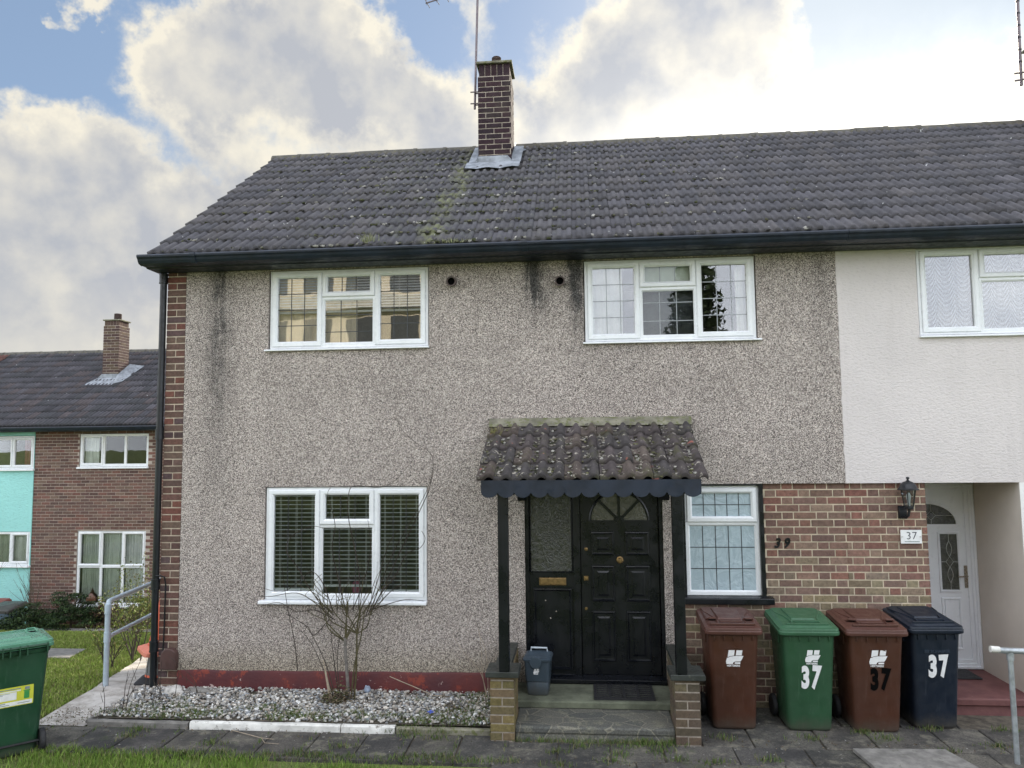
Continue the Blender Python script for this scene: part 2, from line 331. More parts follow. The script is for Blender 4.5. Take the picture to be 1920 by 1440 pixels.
def lace():
    m, nt, b, o = material('lace_net'); tc = OBJ(nt)
    sp = nd(nt, 'ShaderNodeSeparateXYZ', {0: tc}); X, Z = sp.outputs[0], sp.outputs[2]
    fx = MA(nt, 'SUBTRACT', MA(nt, 'FRACT', MA(nt, 'MULTIPLY', X, 5.6)), .5)
    par = MA(nt, 'MULTIPLY', MA(nt, 'MULTIPLY', fx, fx), .42)
    wv = MA(nt, 'SINE', MA(nt, 'MULTIPLY', MA(nt, 'SUBTRACT', Z, par), 128))
    n = NOISE(nt, tc, 60, 3)
    k = MA(nt, 'ADD', MR(nt, wv, -.3, .5, .08, .8), MA(nt, 'MULTIPLY', MR(nt, n, .5, .6), .2), clamp=True)
    ribs = MR(nt, MA(nt, 'ABSOLUTE', fx), .47, .5, 0, .6)
    k = MA(nt, 'MAXIMUM', k, ribs)
    setc(nt, b, (.66, .68, .78)); b.inputs['Roughness'].default_value = .95
    t = nd(nt, 'ShaderNodeBsdfTransparent'); mx = nd(nt, 'ShaderNodeMixShader', {0: MA(nt, 'ADD', MA(nt, 'MULTIPLY', k, .72), .10), 1: t.outputs[0], 2: b.outputs[0]})
    nt.links.new(mx.outputs[0], o.inputs[0]); return m
M_LACE = lace()
def binplastic(name, col):
    m, nt, b, o = material(name); tc = OBJ(nt); sp = nd(nt, 'ShaderNodeSeparateXYZ', {0: tc})
    c = MIX(nt, MR(nt, NOISE(nt, tc, 3, 5, .6), .3, .7), tuple(x*.88 for x in col), tuple(x*1.12 for x in col))
    st = nd(nt, 'ShaderNodeVectorMath', {0: tc, 1: (9, 9, 1.2)}, operation='MULTIPLY').outputs[0]
    c = MIX(nt, MA(nt, 'MULTIPLY', MR(nt, NOISE(nt, st, 3.5, 6, .7), .54, .70), .30), c, tuple(x*1.3+.045 for x in col))
    sc = nd(nt, 'ShaderNodeVectorMath', {0: tc, 1: (1, 1, 4)}, operation='MULTIPLY').outputs[0]
    c = MIX(nt, MA(nt, 'MULTIPLY', MR(nt, NOISE(nt, sc, 26, 3, .6, 2.0), .70, .73), .55), c, tuple(x*1.2+.11 for x in col))
    c = MIX(nt, MA(nt, 'MULTIPLY', MR(nt, MA(nt, 'ADD', sp.outputs[2], MA(nt, 'MULTIPLY', NOISE(nt, tc, 9, 5, .7), .22)), .27, .10), .55), c, (.095, .085, .068))
    setc(nt, b, c); nt.links.new(MR(nt, NOISE(nt, tc, 8, 5, .7), .3, .7, .32, .58), b.inputs['Roughness']); return m
def binplastic_old(name, col):
    m = plain(name, col, .42, .08, 3, dirt=(tuple(x*.9+.022 for x in col), .60)); return m
M_BIN_BROWN = binplastic('brown_plastic', (.066, .024, .013)); M_BIN_GREEN = binplastic('green_plastic', (.024, .078, .036))
M_BIN_LIDBR = binplastic('brown_lid_plastic', (.088, .036, .026)); M_BIN_NAVY = binplastic('navy_plastic', (.006, .012, .024))
M_BIN_DGREEN = binplastic('dark_green_plastic', (.014, .062, .030)); M_BIN_GLID = binplastic('green_lid_plastic', (.038, .115, .058))
M_RUBBER = plain('black_rubber', (.018, .018, .020), .7, .2, 20)
M_CADDY = binplastic('grey_blue_plastic', (.045, .065, .085)); M_CADDYH = plain('pale_grey_plastic', (.45, .50, .55), .45, .1, 9)
M_DUMMY = None
M_WHITE_D = plain('white_vinyl', (.80, .80, .80), .5, .06, 20); M_BLACK_D = plain('black_vinyl_and_hole_shade', (.003, .003, .003), .75, .1, 9)
M_BLACK_D.node_tree.nodes['Principled BSDF'].inputs['Specular IOR Level'].default_value = .05
M_EMB = plain('embossed_lettering', (.035, .05, .075), .35, .1, 9)
M_YEL = plain('yellow_print', (.62, .62, .06), .5, .06, 20); M_GRN_D = plain('green_print', (.05, .30, .08), .5, .1, 20); M_TXT = plain('grey_print', (.25, .30, .30), .5, .1, 20)
M_ORANGE = plain('orange_plastic', (.62, .10, .035), .5, .12, 9); M_PINKO = plain('faded_orange_plastic', (.72, .24, .16), .55, .12, 9)
M_GREYSL = plain('grey_sleeve', (.13, .14, .14), .6, .2, 9)
M_BLUEF = plain('blue_flower', (.12, .18, .62), .8, .3, 60)
M_BROWNBOX = plain('brown_box', (.075, .04, .035), .5, .2, 8)

# ------------------------------------------------------------------ mesh helper
class MB:
    def __init__(s): s.v = []; s.f = []; s.c = []
    def add(s, vs, fs, col=None):
        b = len(s.v); s.v.extend(tuple(p) for p in vs)
        for f in fs: s.f.append(tuple(i+b for i in f)); s.c.append(col)
        return s
    def box(s, x0, x1, y0, y1, z0, z1, col=None, rot=None, skip=()):
        vs = [(x, y, z) for x in (x0, x1) for y in (y0, y1) for z in (z0, z1)]
        if rot:
            c, M = rot; vs = [Vector(c)+M@(Vector(p)-Vector(c)) for p in vs]
        fs = dict(l=(0, 1, 3, 2), r=(4, 6, 7, 5), f=(0, 4, 5, 1), b=(2, 3, 7, 6), d=(0, 2, 6, 4), u=(1, 5, 7, 3))
        return s.add(vs, [f for k, f in fs.items() if k not in skip], col)
    def ring(s, x0, x1, z0, z1, prof, col=None, close=True):
        loops = []
        for d, y in prof: loops.append([(x0+d, y, z0+d), (x1-d, y, z0+d), (x1-d, y, z1-d), (x0+d, y, z1-d)])
        vs = [p for l in loops for p in l]; n = len(loops); fs = []
        for i in range(n if close else n-1):
            a, b = i*4, ((i+1) % n)*4
            for k in range(4): fs.append((a+k, a+(k+1) % 4, b+(k+1) % 4, b+k))
        return s.add(vs, fs, col)
    def tube(s, pts, rad, seg=8, col=None, cap=True):
        pts = [Vector(p) for p in pts]; n = len(pts)
        rad = rad if isinstance(rad, (list, tuple)) else [rad]*n
        vs = []; prev = None
        for i, p in enumerate(pts):
            t = (pts[min(i+1, n-1)]-pts[max(i-1, 0)])
            if t.length < 1e-9: t = Vector((0, 0, 1))
            t.normalize()
            if prev is None: a = t.orthogonal().normalized()
            else:
                a = prev-t*prev.dot(t); a = a.normalized() if a.length > 1e-6 else t.orthogonal().normalized()
            prev = a; bb = t.cross(a)
            for k in range(seg):
                th = 2*math.pi*k/seg; vs.append(p+(a*math.cos(th)+bb*math.sin(th))*rad[i])
        fs = []
        for i in range(n-1):
            for k in range(seg): fs.append((i*seg+k, i*seg+(k+1) % seg, (i+1)*seg+(k+1) % seg, (i+1)*seg+k))
        if cap: fs.append(tuple(range(seg-1, -1, -1))); fs.append(tuple((n-1)*seg+k for k in range(seg)))
        return s.add(vs, fs, col)
    def loft(s, sections, col=None, cap0=True, cap1=True):
        m = len(sections[0]); vs = [p for sec in sections for p in sec]; fs = []
        for i in range(len(sections)-1):
            for k in range(m): fs.append((i*m+k, i*m+(k+1) % m, (i+1)*m+(k+1) % m, (i+1)*m+k))
        if cap0: fs.append(tuple(range(m-1, -1, -1)))
        if cap1: fs.append(tuple((len(sections)-1)*m+k for k in range(m)))
        return s.add(vs, fs, col)
    def prism(s, pts, y0, y1, col=None):          # polygon in XZ extruded along Y
        n = len(pts); vs = [(x, y0, z) for x, z in pts]+[(x, y1, z) for x, z in pts]
        fs = [tuple(range(n)), tuple(range(2*n-1, n-1, -1))]+[(k, k+n, (k+1) % n+n, (k+1) % n) for k in range(n)]
        return s.add(vs, fs, col)
    def prismx(s, pts, x0, x1, col=None):         # polygon in YZ extruded along X
        n = len(pts); vs = [(x0, y, z) for y, z in pts]+[(x1, y, z) for y, z in pts]
        fs = [tuple(range(n)), tuple(range(2*n-1, n-1, -1))]+[(k, k+n, (k+1) % n+n, (k+1) % n) for k in range(n)]
        return s.add(vs, fs, col)
    def lathe(s, prof, c=(0, 0, 0), seg=20, M=None, col=None, caps=True):
        secs = []
        for rr, z in prof:
            sec = []
            for k in range(seg):
                th = 2*math.pi*k/seg; p = Vector((rr*math.cos(th), rr*math.sin(th), z))
                if M is not None: p = M@p
                sec.append(p+Vector(c))
            secs.append(sec)
        return s.loft(secs, col, caps, caps)
    def build(s, name, mat, parent=None, smooth=False, bevel=0, auto=None):
        me = bpy.data.meshes.new(name); me.from_pydata(s.v, [], s.f)
        if any(c is not None for c in s.c):
            a = me.attributes.new('Col', 'FLOAT_COLOR', 'FACE'); arr = np.ones((len(s.f), 4), np.float32)
            for i, c in enumerate(s.c):
                if c is not None: arr[i, :3] = c
            a.data.foreach_set('color', arr.ravel())
        return link(name, me, mat, parent, smooth, bevel)
def link(name, me, mat, parent=None, smooth=False, bevel=0, recalc=True):
    if recalc:
        import bmesh
        bm = bmesh.new(); bm.from_mesh(me); bmesh.ops.recalc_face_normals(bm, faces=bm.faces); bm.to_mesh(me); bm.free()
    me.materials.append(mat)
    o = bpy.data.objects.new(name, me); COL.objects.link(o)
    if parent is not None:
        o.parent = parent
        if parent.type == 'EMPTY' and parent.get('wc'): o.location = -Vector(parent.location)
    if smooth: me.polygons.foreach_set('use_smooth', [True]*len(me.polygons))
    if bevel:
        b = o.modifiers.new('bevel', 'BEVEL'); b.width = bevel; b.segments = 2; b.limit_method = 'ANGLE'; b.angle_limit = R(35)
    if smooth:
        try: me.set_sharp_from_angle(angle=R(40))
        except Exception: pass
    return o
def np_mesh(name, V, F, mat, parent=None, cols=None, smooth=False):
    """V (n,3); F (m,k) constant k; cols (m,3)"""
    me = bpy.data.meshes.new(name); m, k = F.shape
    me.vertices.add(len(V)); me.vertices.foreach_set('co', V.astype(np.float32).ravel())
    me.loops.add(m*k); me.loops.foreach_set('vertex_index', F.astype(np.int32).ravel())
    me.polygons.add(m); me.polygons.foreach_set('loop_start', np.arange(0, m*k, k, dtype=np.int32))
    me.update(calc_edges=True)
    if cols is not None:
        a = me.attributes.new('Col', 'FLOAT_COLOR', 'FACE'); arr = np.ones((m, 4), np.float32); arr[:, :3] = cols
        a.data.foreach_set('color', arr.ravel())
    return link(name, me, mat, parent, smooth, 0, recalc=False)
def thing(name, label, cat, loc=(0, 0, 0), group=None, rotz=0, world=True):
    o = bpy.data.objects.new(name, None); COL.objects.link(o); o.location = loc; o.rotation_euler = (0, 0, rotz)
    o.empty_display_size = .1
    if world: o['wc'] = 1
    o['label'] = label; o['category'] = cat
    if group: o['group'] = group
    return o
def tag(o, label, cat, group=None):
    o['label'] = label; o['category'] = cat
    if group: o['group'] = group
    return o
def kind(o, k): o['kind'] = k; return o
def text_mesh(name, s, size, mat, parent, loc, rot, sx=1., shear=0., off=0., ext=.001, align='CENTER', spacing=1.):
    cu = bpy.data.curves.new(name+'_tmp', 'FONT'); cu.body = s; cu.size = size; cu.extrude = ext; cu.offset = off
    cu.align_x = align; cu.align_y = 'CENTER'; cu.shear = shear; cu.space_character = spacing
    t = bpy.data.objects.new(name+'_tmp', cu); COL.objects.link(t)
    dg = bpy.context.evaluated_depsgraph_get(); me = bpy.data.meshes.new_from_object(t.evaluated_get(dg)); me.name = name
    bpy.data.objects.remove(t); bpy.data.curves.remove(cu)
    me.transform(Matrix.Diagonal((sx, 1, 1, 1)))
    me.materials.clear(); me.materials.append(mat)
    o = bpy.data.objects.new(name, me); COL.objects.link(o)
    o.parent = parent
    L = Vector(loc)
    if parent is not None and parent.type == 'EMPTY' and parent.get('wc'): L = L-Vector(parent.location)
    o.location = L; o.rotation_euler = rot
    return o
UPR = (R(90), 0, 0)
def even(p, k): m = [sum(q[i] for q in p)/len(p) for i in range(3)]; return [tuple(q[i]*(1-k)+m[i]*k for i in range(3)) for q in p]
def jit(c, a): k = 1+rng.uniform(-a, a); return tuple(max(0, x*k*(1+rng.uniform(-a*.15, a*.15))) for x in c)

# ------------------------------------------------------------------ brickwork
PAL_MIX = [(.22, .125, .10), (.20, .115, .09), (.23, .145, .11), (.20, .13, .10), (.16, .10, .082), (.22, .095, .075), (.22, .16, .12), (.19, .12, .095), (.22, .13, .10), (.11, .07, .062), (.235, .11, .085), (.24, .16, .13)]
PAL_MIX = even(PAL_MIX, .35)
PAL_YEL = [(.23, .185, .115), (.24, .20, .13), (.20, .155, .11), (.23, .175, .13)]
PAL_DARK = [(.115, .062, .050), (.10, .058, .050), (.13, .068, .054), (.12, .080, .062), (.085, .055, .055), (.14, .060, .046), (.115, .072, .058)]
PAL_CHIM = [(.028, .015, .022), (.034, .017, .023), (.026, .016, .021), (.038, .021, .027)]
PAL_FAR = [(.16, .09, .072), (.145, .085, .07), (.125, .075, .064), (.18, .09, .072), (.17, .115, .09), (.11, .066, .058)]
def inside(x, z, holes): return any(a < x < b and c < z < d for a, b, c, d in holes)
def brick_face(mb, x0, x1, z0, z1, y, bond, pal, holes=(), axis='x', flip=1, proud=.006, palz=None, zref=None):
    """bricks as separate raised blocks. axis x: face in the XZ plane looking -Y; axis y: face in the YZ plane (y is then the x value)"""
    c = .075; ml = .0108
    row = 0; z = z0 if zref is None else zref
    while z < z0-1e-6: z += c; row += 1
    if zref is not None and z > z0+.02: z -= c; row -= 1
    while z < z1-.012:
        zt = min(z+c-ml, z1); x = x0
        if bond == 'flemish':
            x = x0-(.16875 if row % 2 else 0); k = 0
        elif bond == 'stretcher':
            x = x0-(.1125 if row % 2 else 0); k = 0
        elif bond == 'quoin': k = 0
        while x < x1-.01:
            if bond == 'flemish': L = .225 if k % 2 == 0 else .1125
            elif bond == 'stretcher': L = .225
            else: L = .225 if row % 2 else .1125
            a, b = max(x, x0), min(x+L-ml, x1); mid = (a+b)/2; k += 1; x += L
            if b-a < .012: continue
            if inside(mid, (z+zt)/2, holes): continue
            for h in holes:
                if h[2] < (z+zt)/2 < h[3]:
                    if a < h[0] < b: b = h[0]
                    if a < h[1] < b: a = h[1]
            if b-a < .012: continue
            p = pal
            if palz and rng.random() < palz[1]((a+b)/2, z): p = palz[0]
            col = jit(rng.choice(p), .16); j = rng.uniform(-.0015, .0015); t = .0025
            z_a, z_b = max(z, z0)+rng.uniform(0, .001), zt+rng.uniform(-.0015, .001)
            if axis == 'x':
                yy = y-(proud+j)*flip
                vs = [(a, y, z_a), (b, y, z_a), (b, y, z_b), (a, y, z_b), (a+t, yy, z_a+t), (b-t, yy, z_a+t), (b-t, yy, z_b-t), (a+t, yy, z_b-t)]
            else:
                xx = y-(proud+j)*flip
                vs = [(y, a, z_a), (y, b, z_a), (y, b, z_b), (y, a, z_b), (xx, a+t, z_a+t), (xx, b-t, z_a+t), (xx, b-t, z_b-t), (xx, a+t, z_b-t)]
            mb.add(vs, [(4, 5, 6, 7), (0, 1, 5, 4), (1, 2, 6, 5), (2, 3, 7, 6), (3, 0, 4, 7)], col)
        z += c; row += 1
def wall_sheet(mb, x0, x1, z0, z1, y, holes=(), depth=.10, col=None, zfun=None):
    xs = sorted({x0, x1, *[v for h in holes for v in h[:2] if x0 < v < x1]}); zs = sorted({z0, z1, *[v for h in holes for v in h[2:] if z0 < v < z1]})
    for a, b in zip(xs, xs[1:]):
        for c, d in zip(zs, zs[1:]):
            if inside((a+b)/2, (c+d)/2, holes): continue
            mb.add([(a, y, c), (b, y, c), (b, y, d), (a, y, d)], [(0, 1, 2, 3)], col)
    for a, b, c, d in holes:
        a2, b2, c2, d2 = max(a, x0), min(b, x1), max(c, z0), min(d, z1)
        if b2 <= a2 or d2 <= c2: continue
        q = lambda P: mb.add(P, [(0, 1, 2, 3)], col)
        if a >= x0: q([(a, y, c2), (a, y+depth, c2), (a, y+depth, d2), (a, y, d2)])
        if b <= x1: q([(b, y, c2), (b, y+depth, c2), (b, y+depth, d2), (b, y, d2)])
        if c >= z0: q([(a2, y, c), (b2, y, c), (b2, y+depth, c), (a2, y+depth, c)])
        if d <= z1: q([(a2, y, d), (b2, y, d), (b2, y+depth, d), (a2, y+depth, d)])

# ------------------------------------------------------------------ roof tiling
def tiles(name, mat, parent, x0, x1, ye, ze, yr, zr, rows, tw, prof, thick, palette, seed, s_start=0.0, jitter=.004, back=False):
    rg = np.random.default_rng(seed)
    L = math.hypot(yr-ye, zr-ze); cs, sn = (yr-ye)/L, (zr-ze)/L; nrm = np.array((0, -abs(sn)*(1 if cs > 0 else -1), abs(cs)))
    g = (L-s_start)/rows; V = []; F = []; C = []; n = len(prof); base = 0
    nt_ = int(math.ceil((x1-x0)/tw-1e-6))
    for i in range(rows):
        for j in range(nt_):
            xa = x0+j*tw; dx = rg.normal(0, jitter*.35); dh = rg.normal(0, jitter*.5); ds = rg.normal(0, jitter); rot = rg.normal(0, .004)
            s0 = s_start+i*g+ds; s1 = s_start+(i+1)*g+.035
            pts = []
            for (px, h) in prof:
                x = xa+px*tw+dx; x = min(x, x1)
                a = s0+rot*(px-.5)
                for s_, hh in ((s1, h+.004), (s0, h+thick+dh), (s0, h*.9+dh-.004)):
                    pts.append(np.array((x, ye+s_*cs, ze+s_*sn))+nrm*hh if s_ != s0 else np.array((x, ye+a*cs, ze+a*sn))+nrm*hh)
            V.extend(pts); col = np.array(palette[rg.integers(len(palette))])*(1+rg.normal(0, .10))
            for k in range(n-1):
                b0 = base+3*k; F.append((b0, b0+3, b0+4, b0+1)); C.append(col); F.append((b0+1, b0+4, b0+5, b0+2)); C.append(col*.8)
            base += 3*n
    return np_mesh(name, np.array(V), np.array(F)[:, ::-1], mat, parent, np.array(C))
# two flat-topped rolls per tile
def prof49():
    out = []
    for k in range(2):
        b = k*.5
        for x, h in ((0.0, .0), (.10, .0), (.20, .0), (.255, .017), (.30, .020), (.40, .020), (.445, .017)): out.append((b+x, h*1.25))
    out.append((1.0, 0.0)); return out
def clumps(name, mat, parent, pts, seed, cols, rmin, rmax, flat=.6, kindstuff=True):
    import bmesh
    rg = np.random.default_rng(seed)
    bm = bmesh.new(); bmesh.ops.create_icosphere(bm, subdivisions=1, radius=1); bm.verts.ensure_lookup_table()
    BV = np.array([v.co[:] for v in bm.verts]); BF = np.array([[v.index for v in f.verts] for f in bm.faces]); bm.free()
    n = len(pts); V = np.zeros((n, len(BV), 3)); C = np.zeros((n, len(BF), 3))
    for i, (p, nv) in enumerate(pts):
        r_ = rg.uniform(rmin, rmax); q = BV*(1+rg.uniform(-.35, .35, (len(BV), 1)))*np.array((rg.uniform(.8, 1.5), rg.uniform(.8, 1.3), flat))*r_
        a = rg.uniform(0, 6.28); ca, sa = math.cos(a), math.sin(a); q = np.stack((q[:, 0]*ca-q[:, 1]*sa, q[:, 0]*sa+q[:, 1]*ca, q[:, 2]), 1)
        if nv is not None:
            z = np.array(nv); x = np.array((1., 0, 0)); y = np.cross(z, x); y /= np.linalg.norm(y); x = np.cross(y, z); q = q[:, :1]*x+q[:, 1:2]*y+q[:, 2:]*z
        V[i] = q+np.array(p); C[i] = np.array(cols[rg.integers(len(cols))])*rg.uniform(.7, 1.3)
    F = (BF[None]+np.arange(n)[:, None, None]*len(BV)).reshape(-1, 3)
    o = np_mesh(name, V.reshape(-1, 3), F, mat, parent, C.reshape(-1, 3), smooth=False)
    if kindstuff: o['kind'] = 'stuff'
    return o

# ------------------------------------------------------------------ windows
FR = lambda y, wd=.045, t=.05: [(0, y+t), (0, y+.004), (.004, y), (wd-.006, y), (wd, y+.010), (wd, y+t)]
SASH = lambda y, wd=.058, t=.045: [(0, y+t), (0, y-.012), (.006, y-.018), (wd-.018, y-.018), (wd, y-.002), (wd, y+t)]
def window(parent, x0, x1, z0, z1, y, cells, fixed=(), sill=None, glass=M_GLASS, lat=None, latmat=None, sillmat=None, upvc=M_UPVC, fw=.035, sw=.055, gm={}):
    """cells: (x0,x1,z0,z1,'sash'|'fixed'); lattice: list of (cell index, ncol, nrow)"""
    f = MB(); f.ring(x0, x1, z0, z1, FR(y, fw))
    xsplit = sorted({c[0] for c in cells if c[0] > x0+.1}); 
    for c in cells:
        if c[0] > x0+fw+.02: f.box(c[0]-.022, c[0]+.004, y+.001, y+.05, c[2], c[3])
        if c[2] > z0+fw+.05: f.box(c[0], c[1], y+.002, y+.05, c[2]-.022, c[2]+.004)
    fo = f.build('window', upvc, parent)
    panes = []
    for i, c in enumerate(cells):
        s = MB()
        if c[4] == 'sash': s.ring(c[0]+.003, c[1]-.003, c[2]+.003, c[3]-.003, SASH(y, sw)); ins = sw+.003; nm = 'sash'
        else: s.ring(c[0], c[1], c[2], c[3], [(0, y+.045), (0, y+.003), (.003, y+.0005), (.016, y+.0005), (.030, y+.014), (.030, y+.045)]); ins = .030; nm = 'bead'
        s.build(nm, upvc, fo)
        p = MB().box(c[0]+ins-.004, c[1]-ins+.004, y+.018, y+.022, c[2]+ins-.004, c[3]-ins+.004)
        p.build('pane', gm.get(i, glass), fo); panes.append((c[0]+ins, c[1]-ins, c[2]+ins, c[3]-ins))
    if lat:
        lm = MB()
        for i, nc, nr in lat:
            a, b, c, d = panes[i]
            for k in range(1, nc): xx = a+(b-a)*k/nc; lm.box(xx-.004, xx+.004, y+.0155, y+.018, c, d)
            if isinstance(nr, int): zs = [c+(d-c)*k/nr for k in range(1, nr)]
            else: zs = nr
            for zz in zs: lm.box(a, b, y+.0150, y+.018, zz-.004, zz+.004)
        lm.build('lead_lattice', latmat or M_LEADBAR, fo)
    if sill:
        MB().prismx([(y+.03, z0-.002), (sill[2], z0-.010), (sill[2]-.006, z0-.018), (sill[2]-.006, z0-sill[3]), (y+.03, z0-sill[3])], sill[0], sill[1]).build('sill', sillmat or upvc, fo, bevel=.003)
    return fo, panes
def curtain(x0, x1, z0, z1, y, mat, label, amp=.015, freq=34, name='curtain', cat='curtain', seed=0, group=None):
    rg = random.Random(seed); n = int((x1-x0)*140)+4; vs = []; fs = []; ph = rg.uniform(0, 6)
    for i in range(n):
        x = x0+(x1-x0)*i/(n-1); k = freq*(1+.2*math.sin(x*3+ph))
        for j, z in enumerate((z1, (z0*.4+z1*.6), z0)):
            a = amp*(.6+.4*j/2); yy = y+a*math.sin(x*k+ph)+a*.5*math.sin(x*k*2.3+1+j*.4)
            vs.append((x+.006*math.sin(x*9+j), yy, z))
    for i in range(n-1):
        for j in range(2): fs.append((i*3+j, i*3+3+j, i*3+4+j, i*3+1+j))
    o = MB().add(vs, fs).build(name, mat, None, smooth=True); tag(o, label, cat, group); return o
def blind(x0, x1, z0, z1, y, label, pitch=.042, tilt=8, rail=True, mat=M_BLIND, slw=.032):
    o = thing('venetian_blind', label, 'blind', ((x0+x1)/2, y, z0))
    s = MB(); z = z1-.03; ta = R(tilt)
    while z > z0+.03:
        dy, dz = slw/2*math.cos(ta), slw/2*math.sin(ta)
        s.add([(x0, y-dy, z-dz), (x1, y-dy, z-dz), (x1, y+dy, z+dz), (x0, y+dy, z+dz), (x0, y-dy, z-dz+.0022), (x1, y-dy, z-dz+.0022), (x1, y+dy, z+dz+.0022), (x0, y+dy, z+dz+.0022)],
              [(0, 1, 2, 3), (4, 7, 6, 5), (0, 4, 5, 1), (2, 6, 7, 3), (0, 3, 7, 4), (1, 5, 6, 2)]); z -= pitch
    s.build('slats', mat, o)
    MB().box(x0, x1, y-.018, y+.018, z1-.025, z1).build('head_rail', mat, o)
    if rail: MB().box(x0, x1, y-.014, y+.014, z0, z0+.022).build('bottom_rail', mat, o)
    c = MB(); n = 3
    for k in range(n):
        xx = x0+(x1-x0)*(k+.5)/n
        for dy in (-.017, .017): c.box(xx-.0012, xx+.0012, y+dy-.001, y+dy+.001, z0, z1)
    c.build('cord', mat, o); return o
#PART2
# ================================================================== GROUND
def gz(x, y):
    if y > 0:
        yy = min(y, 9.2); z = .255-.173*yy
        if y < .6: z = .255-.173*(yy*yy/1.2)
        else: z = .255-.173*(yy-.3)
        return z
    if y < -2.3: return .255+min(-2.3-y, 6.5)*.19
    return .255
def build_ground():
    xs = [-700, -200, -80, -40, -25]+[-18+.5*i for i in range(38)]+[1+1.0*i for i in range(16)]+[20, 40, 80, 200, 700]
    ys = [-700, -200, -80, -40, -20, -12, -8.8, -7, -5, -3.5]+[-2.6+.3*i for i in range(44)]+[12, 16, 25, 60, 200, 700]
    V = [(x, y, gz(x, y)+(.018*mnoise.noise((x*1.3, y*1.3, 0)) if (x < -.9 and y > -.5) or y < -1.6 else -.012)) for x in xs for y in ys]; n = len(ys)
    F = [(i*n+j, (i+1)*n+j, (i+1)*n+j+1, i*n+j+1) for i in range(len(xs)-1) for j in range(n-1)]
    kind(MB().add(V, F).build('ground', M_GROUND, smooth=True), 'structure')
build_ground()
# paving slabs in front of the house
def slab(mb, x0, x1, y0, y1, z=.28, sh=0.):
    c = jit(rng.choice([(.098, .091, .080), (.112, .103, .088), (.085, .080, .073), (.125, .115, .10)]), .12)
    g = .007; tz = [z+rng.uniform(-.006, .004) for _ in range(4)]
    P = [(x0+g+sh, y0+g), (x1-g+sh, y0+g), (x1-g, y1-g), (x0+g, y1-g)]
    P = [(a+rng.uniform(-.006, .006), b+rng.uniform(-.006, .006)) for a, b in P]
    b = .006
    cx_, cy_ = sum(p[0] for p in P)/4, sum(p[1] for p in P)/4
    Q = [(a+(b if a < cx_ else -b), d+(b if d < cy_ else -b)) for a, d in P]
    vs = [(p[0], p[1], z-.05) for p in P]+[(p[0], p[1], tz[i]-.007) for i, p in enumerate(P)]+[(q[0], q[1], tz[i]) for i, q in enumerate(Q)]
    mb.add(vs, [(8, 9, 10, 11)]+[(k, (k+1) % 4, 4+(k+1) % 4, 4+k) for k in range(4)]+[(4+k, 4+(k+1) % 4, 8+(k+1) % 4, 8+k) for k in range(4)], c)
pv = MB()
x = -7.13
while x < 3.8: slab(pv, x, x+.4405, -1.47, -.875, sh=.0); x += .4405
xr = 3.86
for rr_, (ya, yb) in enumerate(((-1.36, -1.0), (-1.80, -1.36), (-2.25, -1.80))):
    x = -1.0 if rr_ > 3 else xr-.1*rr_
    while x < 12: wd = rng.choice([.45, .6, .6, .45]); slab(pv, x, x+wd, ya, yb); x += wd
x = 5.46
for ya, yb, xa in ((-.44, .03, 5.50), (-1.0, -.44, 5.56)):
    x = xa
    while x < 12:
        wd = rng.choice([.45, .6, .52])
        if ya > -.5 and x+wd > 8.0: wd = 8.0-x; 
        slab(pv, x, x+wd, ya, yb); x += wd
        if ya > -.5 and x > 7.99: break
slab(pv, 8.8, 9.6, -.44, -.05)
kind(pv.build('paving_path', M_SLAB), 'structure')
MBs = MB(); MBs.prism([(0, 0)], 0, 0) if False else None
ms = MB().add([(6.80, -1.06, .288), (7.56, -1.03, .288), (7.75, -1.75, .288), (6.88, -1.75, .288), (6.80, -1.06, .318), (7.56, -1.03, .318), (7.75, -1.75, .318), (6.88, -1.75, .318)],
     [(4, 5, 6, 7), (0, 1, 5, 4), (1, 2, 6, 5), (2, 3, 7, 6), (3, 0, 4, 7)]).build('raised_slab', M_CONC, bevel=.006)
tag(ms, 'loose grey concrete slab lying raised on the paving at the bottom right', 'slab')
# soil under slabs / gravel
kind(MB().add([(-7.3, -1.46, .262), (9.6, -1.46, .262), (9.6, .0, .262), (-.2, .0, .262), (-.2, -.87, .262), (-7.3, -.87, .262)], [(0, 1, 2, 3, 4, 5)]).build('soil_ground', M_SOIL), 'structure')
# side path along the gable, running down the slope
def pathstrip(name, L, Rr, mat, lift=.02):
    V = []; F = []
    for (a, b) in zip(L, Rr):
        for k in range(7):
            t = k/6; x = a[0]*(1-t)+b[0]*t; y = a[1]*(1-t)+b[1]*t
            V.append((x+.02*mnoise.noise((x*4, y*4, 1))*(k in (0,)), y, gz(x, y)+lift+.008*mnoise.noise((x*2.5, y*2.5, 3))))
    for i in range(len(L)-1):
        for k in range(6): F.append((i*7+k, i*7+k+1, (i+1)*7+k+1, (i+1)*7+k))
    o = MB().add(V, F).build(name, mat, smooth=True); kind(o, 'structure'); return o
Lp, Rp = [], []
for i in range(26):
    y = -.86+i*.36
    t = max(0, (y+.3)/1.65) if y < 1.35 else 1+(y-1.35)/2.9*1.94
    xl = -.80-.06*max(0, y+.86)-(.64*t if y < 1.35 else .64*1+(y-1.35)*.414-.06*0)
    xl = -.77-.12*(y+.75) if y < .33 else -.90-.425*(y-.33)
    Lp.append((xl, y)); Rp.append((-.23 if y < .1 else -.06-.36*max(0, y-6)*0, y))
pathstrip('side_path', Lp, Rp, M_PATHC)
sp_ = MB()
